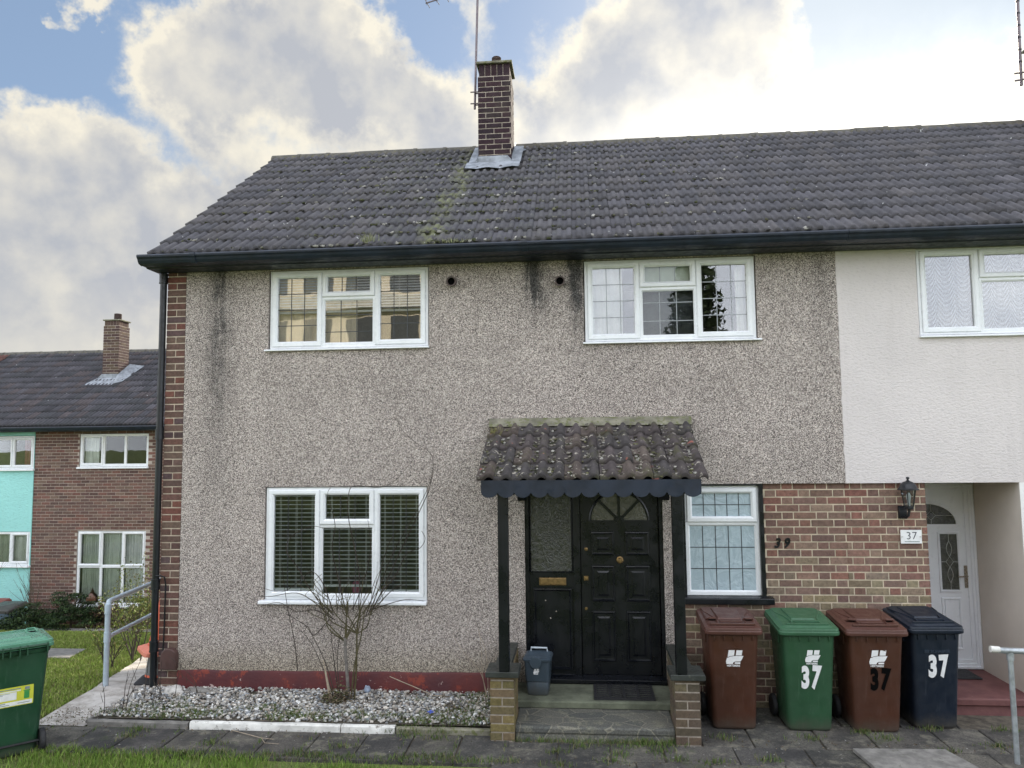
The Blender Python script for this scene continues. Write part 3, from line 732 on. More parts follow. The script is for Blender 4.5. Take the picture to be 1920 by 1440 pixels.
sp_.add([(-12, 2.95, gz(0, 2.95)+.03), (-3.1, 2.97, gz(0, 2.97)+.03), (-3.75, 4.3, gz(0, 4.3)+.03), (-12, 4.3, gz(0, 4.3)+.03),
         (-12, 2.95, gz(0, 2.95)-.05), (-3.1, 2.97, gz(0, 2.97)-.05), (-3.75, 4.3, gz(0, 4.3)-.05), (-12, 4.3, gz(0, 4.3)-.05)],
        [(0, 1, 2, 3), (0, 4, 5, 1), (1, 5, 6, 2), (2, 6, 7, 3)])
kind(sp_.build('lawn_path', M_CONC), 'structure')
kind(MB().box(-13, -2.6, 8.35, 8.75, -1.3, -1.16).build('far_path', M_CONC), 'structure')
# gravel bed
def gravel():
    import bmesh
    soil = MB(); 
    soil.add([(-.19, -.80, .335), (3.70, -.80, .335), (3.70, .0, .372), (-.10, .0, .352)], [(0, 1, 2, 3)])
    kind(soil.build('bed_soil', M_SOIL), 'structure')
    bm = bmesh.new(); bmesh.ops.create_icosphere(bm, subdivisions=1, radius=1); bm.verts.ensure_lookup_table()
    BV = np.array([v.co[:] for v in bm.verts]); BF = np.array([[v.index for v in f.verts] for f in bm.faces]); bm.free()
    n = 7200; g = np.random.default_rng(5)
    pal = np.array([(.46, .44, .40), (.38, .37, .35), (.54, .50, .44), (.28, .27, .25), (.27, .29, .31), (.30, .26, .22), (.15, .14, .13), (.66, .66, .64), (.34, .31, .27), (.20, .20, .20)])
    X = g.uniform(-.17, 3.68, n); Y = g.uniform(-.79, -.015, n); Rr = g.uniform(.008, .017, n); Rr[:260] = g.uniform(.018, .028, 260)
    bare = np.array([mnoise.noise((x*2.3, y*2.3, 7)) for x, y in zip(X, Y)]); keep = (bare < .46) | (g.random(n) < .35)
    X, Y, Rr = X[keep], Y[keep], Rr[keep]; n = len(X)
    Z = .340+.035*(Y+.8)/.8+g.uniform(0, .022, n)
    S = g.uniform(.7, 1.35, (n, 1, 3))*np.array((1, 1, .72)); A = g.uniform(0, 6.28, n)
    Q = BV[None]*S*(1+g.uniform(-.10, .10, (n, len(BV), 1)))*Rr[:, None, None]
    ca, sa = np.cos(A)[:, None], np.sin(A)[:, None]
    QX = Q[:, :, 0]*ca-Q[:, :, 1]*sa+X[:, None]; QY = Q[:, :, 0]*sa+Q[:, :, 1]*ca+Y[:, None]; QZ = Q[:, :, 2]+Z[:, None]
    V = np.stack((QX, QY, QZ), 2).reshape(-1, 3); F = (BF[None]+np.arange(n)[:, None, None]*len(BV)).reshape(-1, 3)
    C = np.repeat((pal[g.integers(len(pal), size=n)]*g.uniform(.75, 1.25, (n, 1)))[:, None], len(BF), 1).reshape(-1, 3)
    o = np_mesh('gravel', V, F, M_STONE, None, C, smooth=True); kind(o, 'stuff'); o['label'] = 'pale grey and white pebbles in the bed under the house wall'; o['category'] = 'gravel'
gravel()
KG = 'edging stones along the gravel bed'
for x0_, x1_, m_, z_, lb in ((-.20, .805, M_CONC, .328, 'bare grey edging stone at the corner end of the gravel bed'), (.825, 2.285, M_WPAINT, .337, 'long white painted edging stone in front of the gravel bed'),
                       (2.295, 2.80, M_WPAINT, .339, 'short white painted edging stone with a broken end by the grass tuft'), (2.815, 3.685, M_CEMENT, .330, 'mossy unpainted edging stone next to the brick pier')):
    k = MB(); n = 9
    secs = []
    for i in range(n):
        x = x0_+(x1_-x0_)*i/(n-1); a = .004*mnoise.noise((x*6, 0, 2)); b = .005*mnoise.noise((x*7, 3, 2)); sg = -.02*(x/3.7)
        secs.append([(x, -.862+a+sg, .25), (x, -.860+b+sg, z_-.012), (x, -.848+a+sg, z_+b), (x, -.812+a+sg, z_+a), (x, -.80+sg, z_-.015), (x, -.80+sg, .25)])
    tag(k.loft(secs).build('edging_stone', m_, smooth=True), lb, 'edging stone', KG)
tag(MB().tube([(-.215, -.84, .31), (-.205, -.3, .315), (-.16, .12, .27)], [.02, .022, .02], 6).build('edging_strip', M_CONC, smooth=True), 'thin pale edging strip between the side path and the gravel', 'edging')
def grass_blades(name, pts, hmin, hmax, wd, cols, seed, lean=.6, label=None, cat='grass', knd='stuff', parent=None):
    g = np.random.default_rng(seed); P = np.array(pts); n = len(P)
    H = g.uniform(hmin, hmax, n); A = g.uniform(0, 6.28, n); Ln = g.uniform(.05, lean, n)*H; B = g.uniform(0, 6.28, n)
    dx, dy = np.cos(A)*wd/2, np.sin(A)*wd/2; lx, ly = np.cos(B)*Ln, np.sin(B)*Ln
    V = np.zeros((n, 5, 3)); 
    V[:, 0] = P-np.stack((dx, dy, 0*dx), 1); V[:, 1] = P+np.stack((dx, dy, 0*dx), 1)
    mid = P+np.stack((lx*.35, ly*.35, H*.62), 1); V[:, 2] = mid+np.stack((dx*.7, dy*.7, 0*dx), 1); V[:, 3] = mid-np.stack((dx*.7, dy*.7, 0*dx), 1)
    V[:, 4] = P+np.stack((lx, ly, H), 1)
    base = np.arange(n)[:, None]*5
    F = np.concatenate((base+np.array([[0, 1, 2]]), base+np.array([[0, 2, 3]]), base+np.array([[3, 2, 4]])), 0)
    cc = np.array(cols)[g.integers(len(cols), size=n)]*g.uniform(.7, 1.3, (n, 1)); C = np.concatenate((cc, cc, cc), 0)
    o = np_mesh(name, V.reshape(-1, 3), F, M_GRASS, parent, C)
    if knd: kind(o, knd)
    if label: o['label'] = label; o['category'] = cat
    return o
GR = [(.14, .235, .032), (.175, .28, .045), (.10, .18, .028), (.21, .29, .06)]; GRD = [(.24, .23, .10), (.20, .21, .07)]
def fore_grass():
    g = np.random.default_rng(11); P = []
    while len(P) < 52000:
        x, y = g.uniform(-3.2, 4.15), g.uniform(-2.5, -1.36)
        edge = -1.445+.05*mnoise.noise((x*2.2, 0, 0))+.03*mnoise.noise((x*7, 3, 0)) - (.07*max(0, x-1.0)) + (.09 if x < .1 else 0)
        if y > edge: continue
        if mnoise.noise((x*1.7, y*2.2, 5)) > .34 and y < -1.5 and g.random() < .8: continue
        P.append((x, y, gz(x, y)))
    grass_blades('grass', P, .025, .075, .006, GR*3+GRD, 1, .8, 'short green lawn grass along the front of the paving')
    P = []
    def ok(x, y):
        if y > 2.93 and y < 4.32 and x < -3.1+(-.65*(y-2.97)/1.33): return False
        xl = -.79-.12*(y+.75) if y < .33 else -.92-.425*(y-.33)
        return x < xl+.05*mnoise.noise((x*3, y*3, 0))
    while len(P) < 90000:
        y = -.84+9.0*g.random()**1.3; x = g.uniform(-11.5, -.8)
        if x < -2.5-.9*y-1.2 or not ok(x, y) or (8.3 < y): continue
        P.append((x, y, gz(x, y)))
    grass_blades('grass', P, .02, .055, .011, [(.18, .27, .04), (.23, .30, .06), (.26, .31, .08), (.15, .22, .035)]*2+GRD, 2, .8, 'sunlit side lawn beyond the bin and handrail')
    # weeds in the joints and in the gravel
    P = []
    for (x, y, r_, n, z) in ([(a, b, .06, 75, .283) for a, b in ((1.22, -1.23), (1.377, -1.40), (.37, -.94), (.388, -1.10), (2.28, -1.40), (2.084, -1.376), (2.94, -.94), (3.22, -.99), (2.41, -1.22), (3.11, -1.38), (3.337, -1.364),
                             (4.30, -1.215), (4.51, -1.09), (4.82, -1.24), (5.19, -1.16), (5.785, -.83), (6.53, -.785), (7.05, -.63), (7.19, -.745), (7.68, -.50), (7.55, -1.035), (4.33, -1.48), (4.77, -1.38), (8.30, -.49), (6.05, -1.27), (1.82, -1.46), (5.60, -1.35), (5.30, -1.32), (8.06, -.87), (.9, -1.43), (1.1, -1.45))]
                             +[(a, b, .07, 150, .345) for a, b in ((.77, -.67), (.51, -.78), (.73, -.76), (1.74, -.61), (1.64, -.75), (2.10, -.74), (.85, -.71), (3.02, -.75), (3.38, -.74), (3.60, -.75), (1.27, -.54), (2.5, -.71), (.45, -.34), (.1, -.6), (.2, -.72), (.35, -.62), (.0, -.72))]
                             +[(2.35, -.62, .07, 160, .35), (1.05, -.66, .08, 200, .345), (1.95, -.70, .07, 160, .345), (2.75, -.66, .07, 180, .345), (.62, -.55, .08, 220, .35), (1.5, -.48, .06, 120, .35), (.2, -.5, .09, 200, .345), (2.9, -.25, .06, 120, .36), (3.21, -.67, .16, 700, .345), (3.44, -.5, .14, 500, .35), (3.52, -.13, .13, 500, .37), (3.62, -.35, .09, 300, .36), (2.90, -.84, .09, 260, .30), (3.2, -.86, .07, 150, .30), (5.05, -.99, .12, 500, .285), (5.28, -.95, .10, 260, .285), (1.75, -.68, .12, 350, .345)]):
        for _ in range(n):
            a = g.uniform(0, 6.28); q = r_*1.5*g.random()**.9*(1+.7*mnoise.noise((x*9+math.cos(a)*1.3, y*9+math.sin(a)*1.3, 2))); sx_ = 1.7
            P.append((x+q*math.cos(a)*sx_, y+q*math.sin(a)*.8, z))
    for x in [1.638, 2.075, 2.526, 2.934, 3.406, 3.843, -.5, -.05, .32, .76, 1.2]:
        for _ in range(60):
            if g.random() < .5: P.append((x+g.normal(0, .008), g.uniform(-1.45, -.9), .275))
    for _ in range(1500): P.append((g.uniform(-.2, 4.0), -1.44+g.normal(0, .03), .275))
    for _ in range(500): P.append((g.uniform(3.9, 5.3), -.99+g.normal(0, .012), .28))
    grass_blades('weeds', P, .015, .055, .006, [(.075, .13, .028), (.10, .155, .032), (.14, .16, .06), (.055, .095, .022), (.17, .15, .08)], 3, .9, 'tufts of weeds in the paving joints and gravel', 'weeds')
fore_grass()

# ================================================================== HOUSE 39
H39 = thing('terraced_house', 'end house with grey pebbledash walls and black front door, numbered 39', 'house', (3.6, 0, .3))
HUL = (1.165, 2.951, 3.96, 4.852); HUR = (4.611, 6.395, 3.965, 4.852); HLL = (1.156, 2.930, 1.28, 2.488); HDR = (3.955, 5.375, .30, 2.64)
wm = MB(); wall_sheet(wm, .217, 7.20, .30, 4.95, 0, [HUL, HUR, HLL, HDR, (5.52, 7.25, .2, 2.49)], .11)
wm.add([(7.20, 0, 2.49), (7.20, 0, 4.95), (7.20, -.004, 4.95), (7.20, -.004, 2.49)], [(0, 1, 2, 3)])
wm.build('rendered_wall', M_PEB, H39)
pl = MB(); secs = []
for i in range(24):
    x = .225+(3.66-.225)*i/23; a = .003*mnoise.noise((x*5, 1, 1)); zt = .558+.010*mnoise.noise((x*3, 0, 9))+(x-.2)*.006
    secs.append([(x, .01, .22), (x, -.022+a, .22), (x, -.022-a, zt-.02), (x, -.012, zt), (x, .01, zt)])
pl.loft(secs).build('plinth', M_PLINTH, H39, smooth=True)
# brick corner pilaster and gable
MB().box(.004, .21, .004, .12, -.1, 4.9).add([(.008, .006, -1.5), (.008, 6.0, -1.5), (.008, 6.0, 4.95), (.008, .006, 4.95)], [(0, 1, 2, 3)]).add([(.008, -.02, 4.95), (.008, 6.02, 4.95), (.008, 3.0, 7.22)], [(0, 1, 2)]).build('mortar_joints', M_MORTAR_P, H39)
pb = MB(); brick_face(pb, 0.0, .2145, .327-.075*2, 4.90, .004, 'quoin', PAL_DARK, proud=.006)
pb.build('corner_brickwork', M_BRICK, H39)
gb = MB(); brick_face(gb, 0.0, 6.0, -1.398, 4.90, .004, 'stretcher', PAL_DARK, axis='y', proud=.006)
z = 4.902; k = 0
while z < 7.15:
    hw = 3.0*(1-(z+.075-4.95)/2.27); 
    if hw > .1: brick_face(gb, 3-hw, 3+hw, z, z+.075, .004, 'stretcher', PAL_DARK, axis='y', proud=.006)
    z += .075
gb.build('gable_brickwork', M_BRICK, H39)
MB().box(.2, 7.2, 5.9, 6.0, -1.5, 4.95).build('rear_wall', M_SMOOTHW, H39)
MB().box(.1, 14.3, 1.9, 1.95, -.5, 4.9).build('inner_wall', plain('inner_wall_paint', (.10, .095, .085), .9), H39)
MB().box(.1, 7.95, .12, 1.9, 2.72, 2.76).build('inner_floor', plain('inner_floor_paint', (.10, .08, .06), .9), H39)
# flemish bond wall under the overhang
HLR = (5.565, 6.395, 1.318, 2.50)
MB().add([(5.5125, .046, .20), (7.2, .046, .20), (7.2, .046, HLR[2]), (5.5125, .046, HLR[2])], [(0, 1, 2, 3)]).add([(HLR[1], .046, HLR[2]), (7.2, .046, HLR[2]), (7.2, .046, 2.5), (HLR[1], .046, 2.5)], [(0, 1, 2, 3)]).build('wall_mortar', M_MORTAR, H39)
yel = lambda x, z: max(0, min(.85, (1.72-z)*1.5))*(1 if x > 6.3 else .35)
fb = MB(); Z0 = 2.431-.075*29
brick_face(fb, 5.5125, 7.2, Z0, 2.488, .046, 'flemish', PAL_MIX, [HLR], palz=(PAL_YEL, yel))
fb.build('front_brickwork', M_BRICK, H39)
# roof
PT = [(.074, .071, .081), (.082, .078, .087), (.066, .064, .073), (.086, .080, .085), (.078, .074, .081)]
RY0, RZ0, RY1, RZ1 = -.33, 4.985, 3.0, 7.345
rf39 = tiles('roof', M_TILE, H39, -.05, 7.19, RY0, RZ0, RY1, RZ1, 13, .2069, prof49(), .034, PT, 1)
sl_ = (RZ1-RZ0)/(RY1-RY0)
def roofz(y): return RZ0+(y-RY0)*sl_
MB().add([(-.04, RY0+.03, RZ0-.02), (7.2, RY0+.03, RZ0-.02), (7.2, RY1, RZ1-.03), (-.04, RY1, RZ1-.03), (7.2, 6.3, RZ0), (-.04, 6.3, RZ0)], [(0, 1, 2, 3), (3, 2, 4, 5)]).build('roof_deck', plain('roof_underlay', (.05, .05, .055), .9), H39)
MB().add([(-.05, RY0, RZ0-.035), (.0, RY0, RZ0-.035), (.0, RY1, RZ1-.035), (-.05, RY1, RZ1-.035), (-.05, RY0, RZ0+.012), (.0, RY0, RZ0+.012), (.0, RY1, RZ1+.012), (-.05, RY1, RZ1+.012)], [(0, 1, 2, 3), (4, 7, 6, 5), (0, 4, 5, 1), (0, 3, 7, 4), (1, 5, 6, 2)]).build('verge', M_CEMENT, rf39)
def ridge(parent, x0, x1, mat, y=3.0, z=7.27, r_=.115, pieces=None, seed=4):
    rg = random.Random(seed); m = MB(); x = x0
    while x < x1-.05:
        xe = min(x+.45, x1); dz = rg.uniform(-.006, .006); dy = rg.uniform(-.006, .006)
        secs = []
        for xx, rr2 in ((x+.004, r_), (xe-.06, r_), (xe-.05, r_+.006), (xe+.0, r_+.006)):
            secs.append([(xx, y+dy+rr2*1.1*math.cos(t), z+dz+rr2*math.sin(t)) for t in [math.pi*k/9-.15+.03*k for k in range(10)]])
        m.loft(secs); x = xe
    return m.build('ridge_tiles', mat, parent, smooth=True)
M_RIDGE = plain('ridge_tile', (.095, .088, .075), .9, .35, 9, .012, 50, dirt=((.13, .12, .05), .56))
ridge(rf39, -.07, 7.19, M_RIDGE)
# moss clumps on the tiles
def mossp(n, seed):
    g = np.random.default_rng(seed); out = []; L = math.hypot(RY1-RY0, RZ1-RZ0); cs, sn = (RY1-RY0)/L, (RZ1-RZ0)/L; gg = L/13; nrm = (0, -sn, cs)
    while len(out) < n:
        x = float(np.clip(g.normal(2.9, 1.25), .2, 7.1)); i = g.integers(0, 13); s = i*gg+g.uniform(.0, .06)
        if g.random() < .25: x = g.uniform(0.1, 7.1)
        x = round(x/.1035)*.1035-.05+.065+g.normal(0, .018)
        if 3.0 < x < 3.9 and s > 2.3: continue
        p = np.array((x, RY0+s*cs, RZ0+s*sn))+np.array(nrm)*.036; out.append((p, nrm))
    return out
MOSSC = [(.045, .05, .022), (.07, .075, .035), (.10, .10, .06), (.035, .033, .028), (.17, .165, .14), (.30, .29, .26), (.05, .048, .045)]
clumps('moss', M_MOSS, rf39, mossp(2100, 3), 6, MOSSC, .010, .030, .5)
gp = [(2.36+rng.gauss(0, .035), -.33+rng.gauss(.02, .02), 5.03+rng.uniform(0, .02)) for _ in range(90)]
grass_blades('roof_weeds', gp, .04, .13, .006, [(.22, .24, .12), (.28, .28, .17)], 8, .7, None, parent=rf39, knd=None)
grass_blades('roof_weeds', [(3.27+rng.gauss(0, .09), -.36+rng.gauss(.01, .012), 5.0) for _ in range(110)], .02, .06, .006, [(.22, .24, .12), (.28, .28, .17)], 18, .7, None, parent=rf39, knd=None)
# chimney
def chimney(parent, x0, x1, y0, y1, zb, zs, zt, pot, pal, lead, mort=M_MORTAR_D, bond='stretcher', yroof=None):
    c = MB(); c.box(x0+.006, x1-.006, y0+.006, y1-.006, zb, zs, col=None)
    co = c.build('chimney', mort, parent)
    b = MB()
    n = int((zs-zb)/.075); z0 = zs-.075*n
    brick_face(b, x0, x1, z0, zs, y0+.006, 'stretcher', pal)
    brick_face(b, y0, y1, z0, zs, x0+.006, 'stretcher', pal, axis='y')
    brick_face(b, y0, y1, z0, zs, x1-.006, 'stretcher', pal, axis='y', flip=-1)
    # soldier course
    for k in range(5):
        a = x0+.018+k*(x1-x0-.036)/5; b.box(a, a+(x1-x0-.036)/5-.010, y0+.016, y0+.09, zs+.006, zt-.035, jit(rng.choice(pal), .2))
    for k in range(5):
        a = y0+.018+k*(y1-y0-.036)/5
        for xx in (x0+.016, x1-.09): b.box(xx, xx+.074, a, a+(y1-y0-.036)/5-.010, zs+.006, zt-.035, jit(rng.choice(pal), .2))
    b.build('brickwork', M_BRICK, co)
    MB().box(x0+.022, x1-.022, y0+.022, y1-.022, zs-.01, zt-.03).build('neck', mort, co)
    MB().box(x0-.022, x1+.022, y0-.022, y1+.022, zt-.035, zt).build('cap', M_CEMENT, co, bevel=.008)
    pr_, ph, px, py = pot
    p = MB(); prof = [(pr_*.9, 0)]
    for k in range(5): zz = ph*(.12+.16*k); prof += [(pr_, zz), (pr_, zz+ph*.07), (pr_*.82, zz+ph*.09), (pr_*.82, zz+ph*.14)]
    prof += [(pr_, ph*.92), (pr_*.85, ph)]
    p.lathe(prof, (px, py, zt-.002), 16); p.build('chimney_pot', plain('pot_clay', (.075, .05, .045), .85, .2, 20), co, smooth=True)
    return co
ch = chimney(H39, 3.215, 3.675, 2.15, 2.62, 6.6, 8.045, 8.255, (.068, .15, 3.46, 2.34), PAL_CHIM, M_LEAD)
fl = MB(); xs_ = [3.06+.08*i for i in range(10)]
V = []
for i, x in enumerate(xs_+[3.80]):
    wv = .010*math.sin(x*60)+.006*rng.uniform(-1, 1)
    for j, (y, h) in enumerate(((1.90+.012*rng.uniform(-1, 1), .072), (2.0, .078), (2.125, .080), (2.132, .16 if 3.19 < x < 3.70 else .06))):
        V.append((x, y, roofz(y)+h+(wv if j < 2 else 0)))
n4 = 4; F = [(i*n4+j, (i+1)*n4+j, (i+1)*n4+j+1, i*n4+j+1) for i in range(len(xs_)) for j in range(3)]
fl.add(V, F)
for sx_, s_ in ((3.675, 1), (3.215, -1)):
    for k in range(5):
        ya, yb = 2.10+k*.13, 2.10+(k+1)*.13+.03
        fl.add([(sx_+s_*.008, ya, roofz(ya)+.15), (sx_+s_*.008, yb, roofz(yb)+.15), (sx_+s_*.012, yb, roofz(yb)+.09), (sx_+s_*.012, ya, roofz(ya)+.09),
                (sx_+s_*.13, yb, roofz(yb)+.085+.01*rng.random()), (sx_+s_*.13, ya, roofz(ya)+.08)], [(0, 1, 2, 3), (3, 2, 4, 5)])
fl.add([(3.74, 2.55, roofz(2.55)+.05), (3.86, 2.60, roofz(2.6)+.09), (3.80, 2.72, roofz(2.72)+.06), (3.70, 2.68, roofz(2.68)+.05)], [(0, 1, 2, 3)])
fl.build('lead_flashing', M_LEAD, ch)
# gutter and boxed eaves
GP = [(-.425, 4.972), (-.432, 4.958), (-.428, 4.940), (-.412, 4.926), (-.404, 4.905), (-.385, 4.880), (-.335, 4.866), (-.328, 4.874), (-.240, 4.872), (-.232, 4.862), (.0, 4.862), (.0, 5.02), (-.30, 4.975)]
g = MB().prismx(GP, -.115, 7.196); g.build('gutter', M_GUT, H39, bevel=.002)
for x in (.50, 4.02): MB().prismx([(-.437, 4.975), (-.438, 4.955), (-.432, 4.934), (-.418, 4.920), (-.410, 4.90), (-.39, 4.872), (-.37, 4.868), (-.37, 4.90), (-.40, 4.975)], x-.03, x+.03).build('gutter_union', M_GUT, H39)
# rainwater pipe at the corner
dp = MB(); dp.tube([(-.044, -.01, 4.90), (-.046, -.01, 3.0), (-.046, -.01, 1.5), (-.044, -.012, .62), (-.044, -.012, .22)], .036, 14)
dp.build('downpipe', M_BLACKP, H39, smooth=True)
for z_, x_ in ((4.80, -.045), (3.07, -.046), (1.455, -.046), (.80, -.045)):
    pc = MB()
    for dz, rr2, hh in ((0, .045, .09), (.05, .048, .012), (-.05, .048, .012)): pc.lathe([(rr2, -hh/2), (rr2, hh/2)], (x_, -.011, z_+dz), 14)
    pc.build('pipe_collar', M_BLACKP, H39, smooth=True)
MB().tube([(-.03, -.04, 1.545), (.02, -.035, 1.55), (.060, -.022, 1.53), (.072, -.018, 1.46), (.068, -.016, 1.0), (.062, -.020, .74), (.066, -.02, .60)], .0075, 6).build('cable', M_BLACKP, H39, smooth=True)
mb_ = MB(); pts = [(.058, .572), (.232, .572), (.236, .70), (.225, .755), (.195, .785), (.15, .795), (.105, .785), (.075, .755), (.060, .70)]
mb_.prism(pts, -.075, .0); mb_.build('meter_box', M_BROWNBOX, H39, bevel=.01)
for x_, z_ in ((3.207, 4.662), (4.365, 4.632)):
    v = MB(); M = Matrix.Rotation(R(98), 3, 'X')
    v.lathe([(.052, 0), (.052, .085), (.040, .085), (.040, .0)], (x_, .0, z_+.006), 20, M, caps=False); vo = v.build('vent_pipe', plain('vent_clay', (.10, .075, .07), .7, .2, 15), H39, smooth=True)
    MB().lathe([(.040, .045), (.0005, .046)], (x_, .0, z_+.006), 16, M).build('vent_shade', M_BLACK_D, vo)  # black disc stands in for the dark inside of the pipe
# windows
wUL, pUL = window(H39, 1.177, 2.941, 3.985, 4.847, .02, [(1.205, 1.764, 4.005, 4.825, 'sash'), (1.764, 2.353, 4.545, 4.825, 'sash'), (1.764, 2.353, 4.015, 4.535, 'fixed'), (2.353, 2.913, 4.005, 4.825, 'sash')],
       sill=(1.135, 2.955, -.035, .028), lat=[(0, 3, 4), (1, 3, []), (2, 3, [4.16, 4.345]), (3, 3, 4)])
wUR, pUR = window(H39, 4.621, 6.385, 3.985, 4.847, .02, [(4.650, 5.200, 4.005, 4.825, 'sash'), (5.200, 5.785, 4.548, 4.825, 'sash'), (5.200, 5.785, 4.015, 4.538, 'fixed'), (5.785, 6.357, 4.005, 4.825, 'sash')],
       sill=(4.595, 6.425, -.035, .028), lat=[(0, 3, 4), (1, 3, []), (2, 3, [4.19, 4.385]), (3, 3, 4)], latmat=M_LEADLIGHT, gm={1: M_GLASS_DK, 2: M_GLASS_DK})
wLL, pLL = window(H39, 1.166, 2.920, 1.300, 2.480, .02, [(1.195, 1.762, 1.325, 2.455, 'sash'), (1.762, 2.355, 2.085, 2.455, 'sash'), (1.762, 2.355, 1.33, 2.075, 'fixed'), (2.355, 2.892, 1.325, 2.455, 'sash')],
       sill=(1.115, 2.925, -.045, .040), lat=[(0, 3, []), (1, 3, []), (2, 3, []), (3, 3, [])], glass=M_GLASS_DK)
wLR, pLR = window(H39, 5.600, 6.347, 1.365, 2.471, .045, [(5.62, 6.327, 2.10, 2.450, 'sash'), (5.62, 6.327, 1.385, 2.09, 'fixed')], lat=[(0, 5, 2), (1, 5, 3)], glass=M_FROST)
lb = MB(); lb.box(5.545, 5.602, .0, .12, 1.32, 2.50); lb.box(6.345, 6.385, .005, .12, 1.32, 2.50); lb.box(5.602, 6.345, .005, .12, 2.471, 2.50)
lb.build('window_surround', M_BLACK, H39, bevel=.004)
MB().prismx([(.06, 1.366), (-.035, 1.352), (-.042, 1.345), (-.042, 1.292), (-.03, 1.287), (.06, 1.287)], 5.53, 6.452).build('window_ledge', M_BLACK, H39, bevel=.004)
# hidden behind glass: blinds and curtains (hang free)
blind(1.25, 2.88, 4.38, 4.83, .085, 'pale blind half lowered in the upper left window', .030, 35)
curtain(1.20, 1.73, 4.0, 4.83, .12, M_CURTAIN, 'cream curtain at the left side of the upper left window', .012, 30, seed=1)
curtain(1.73, 2.10, 4.0, 4.83, .20, M_CURTAIN, 'cream curtain hanging deeper behind the upper left window', .02, 22, seed=2)
curtain(4.66, 5.02, 4.0, 4.83, .13, M_CURT_W, 'pale net curtain in the left pane of the upper middle window', .012, 30, seed=3)
tag(MB().box(5.22, 5.77, .10, .115, 4.55, 4.83).build('roller_blind', M_CURT_G), 'grey roller blind behind the small top pane of the upper middle window', 'blind')
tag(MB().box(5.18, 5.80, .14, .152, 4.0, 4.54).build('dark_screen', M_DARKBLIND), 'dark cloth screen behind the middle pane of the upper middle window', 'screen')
curtain(6.20, 6.36, 4.0, 4.83, .12, M_CURT_W, 'narrow pale curtain at the right edge of the upper middle window', .012, 34, seed=4)
blind(1.215, 1.745, 1.385, 2.455, .080, 'open slatted blind in the left pane of the ground floor window', .0445, 6)
blind(1.775, 2.345, 1.425, 2.455, .080, 'open slatted blind in the middle panes of the ground floor window', .0445, 6)
blind(2.370, 2.880, 1.375, 2.455, .080, 'open slatted blind in the right pane of the ground floor window', .0445, 6)
tag(MB().lathe([(.035, 0), (.05, .05), (.04, .11), (.02, .13)], (2.12, .16, 1.34), 12).build('vase', plain('pink_glaze', (.45, .12, .22), .4), smooth=True), 'small pink vase inside the ground floor window', 'vase')
# number 39
for ch_, x_ in (('3', 6.508), ('9', 6.598)):
    text_mesh('house_number', ch_, .135, M_BLACK, H39, (x_, .030, 1.887), UPR, .85, .32, .004, .006)
# front door and side light
dr = MB().box(4.532, 5.332, .055, .10, .562, 2.56).build('front_door', M_BLACK, H39, bevel=.003)
fr_ = MB()
fr_.box(3.957, 3.995, .02, .13, .49, 2.60).box(4.455, 4.527, .028, .13, .56, 2.60).box(5.337, 5.374, .02, .13, .49, 2.60).box(3.995, 5.337, .024, .13, 2.56, 2.60)
fr_.prismx([(.13, .56), (.03, .56), (-.045, .535), (-.045, .50), (-.02, .49), (-.02, .40), (.13, .40)], 3.957, 5.374)
fr_.build('door_frame', M_BLACK, H39, bevel=.003)
pm = MB()
for xa, xb in ((4.635, 4.880), (4.985, 5.240)):
    for za, zb in ((1.755, 2.005), (1.290, 1.660), (.690, 1.200)):
        pm.ring(xa, xb, za, zb, [(0, .056), (.004, .046), (.016, .044), (.026, .054), (.05, .057), (.075, .050), (.080, .056)], close=True)
        pm.box(xa+.078, xb-.078, .0495, .056, za+.078, zb-.078)
pm.build('door_panel', M_BLACK, dr)
def half_disc(cx_, cz_, r_, y0, y1, n=20): return MB().prism([(cx_+r_*math.cos(math.pi*k/n), cz_+r_*math.sin(math.pi*k/n)) for k in range(n+1)], y0, y1)
M_FAN = frosted('fanlight_glass', (.085, .085, .06), (.12, .115, .085), .25, 20)
half_disc(4.932, 2.118, .287, .052, .056).build('fanlight', M_FAN, dr)
fm = MB(); n = 24
secs = []
for k in range(n+1):
    t = math.pi*k/n; c_, s_ = math.cos(t), math.sin(t)
    secs.append([(4.932+q*c_, y_, 2.118+q*s_) for q, y_ in ((.285, .056), (.288, .044), (.300, .040), (.312, .046), (.314, .056))])
fm.loft(secs, cap0=True, cap1=True); fm.box(4.62, 5.244, .042, .056, 2.100, 2.122)
for t in (45, 90, 135):
    c_, s_ = math.cos(R(t)), math.sin(R(t)); nx, nz = -s_*.014, c_*.014
    fm.prism([(4.932+nx, 2.118+nz), (4.932-nx, 2.118-nz), (4.932+.295*c_-nx, 2.118+.295*s_-nz), (4.932+.295*c_+nx, 2.118+.295*s_+nz)], .043, .056)
fm.prism([(4.932+.055*math.cos(math.pi*k/10), 2.118+.055*math.sin(math.pi*k/10)) for k in range(11)], .041, .056)
fm.build('fanlight_bars', M_BLACK, dr)
MR_ = Matrix.Rotation(R(90), 3, 'X')
MB().lathe([(.036, 0), (.036, .006), (.018, .010), (.014, .03), (.026, .038), (.029, .050), (.020, .060), (.0, .062)], (4.933, .052, 1.716), 20, MR_).build('door_knob', M_BRASS, dr, smooth=True)
MB().lathe([(.018, 0), (.018, .008), (.010, .012), (0, .012)], (4.588, .054, 1.825), 16, MR_).build('door_lock', M_BRASS, dr, smooth=True)
lk = MB().box(4.560, 4.606, .046, .055, 1.507, 1.553); lk.lathe([(.014, 0), (.014, .02), (.0, .021)], (4.584, .047, 1.53), 14, MR_); lk.build('door_latch', M_BRASS, dr, bevel=.002)
MB().lathe([(.015, 0), (.015, .006), (0, .007)], (4.578, .054, 1.222), 14, MR_).build('door_lock', M_BRASS, dr, smooth=True)
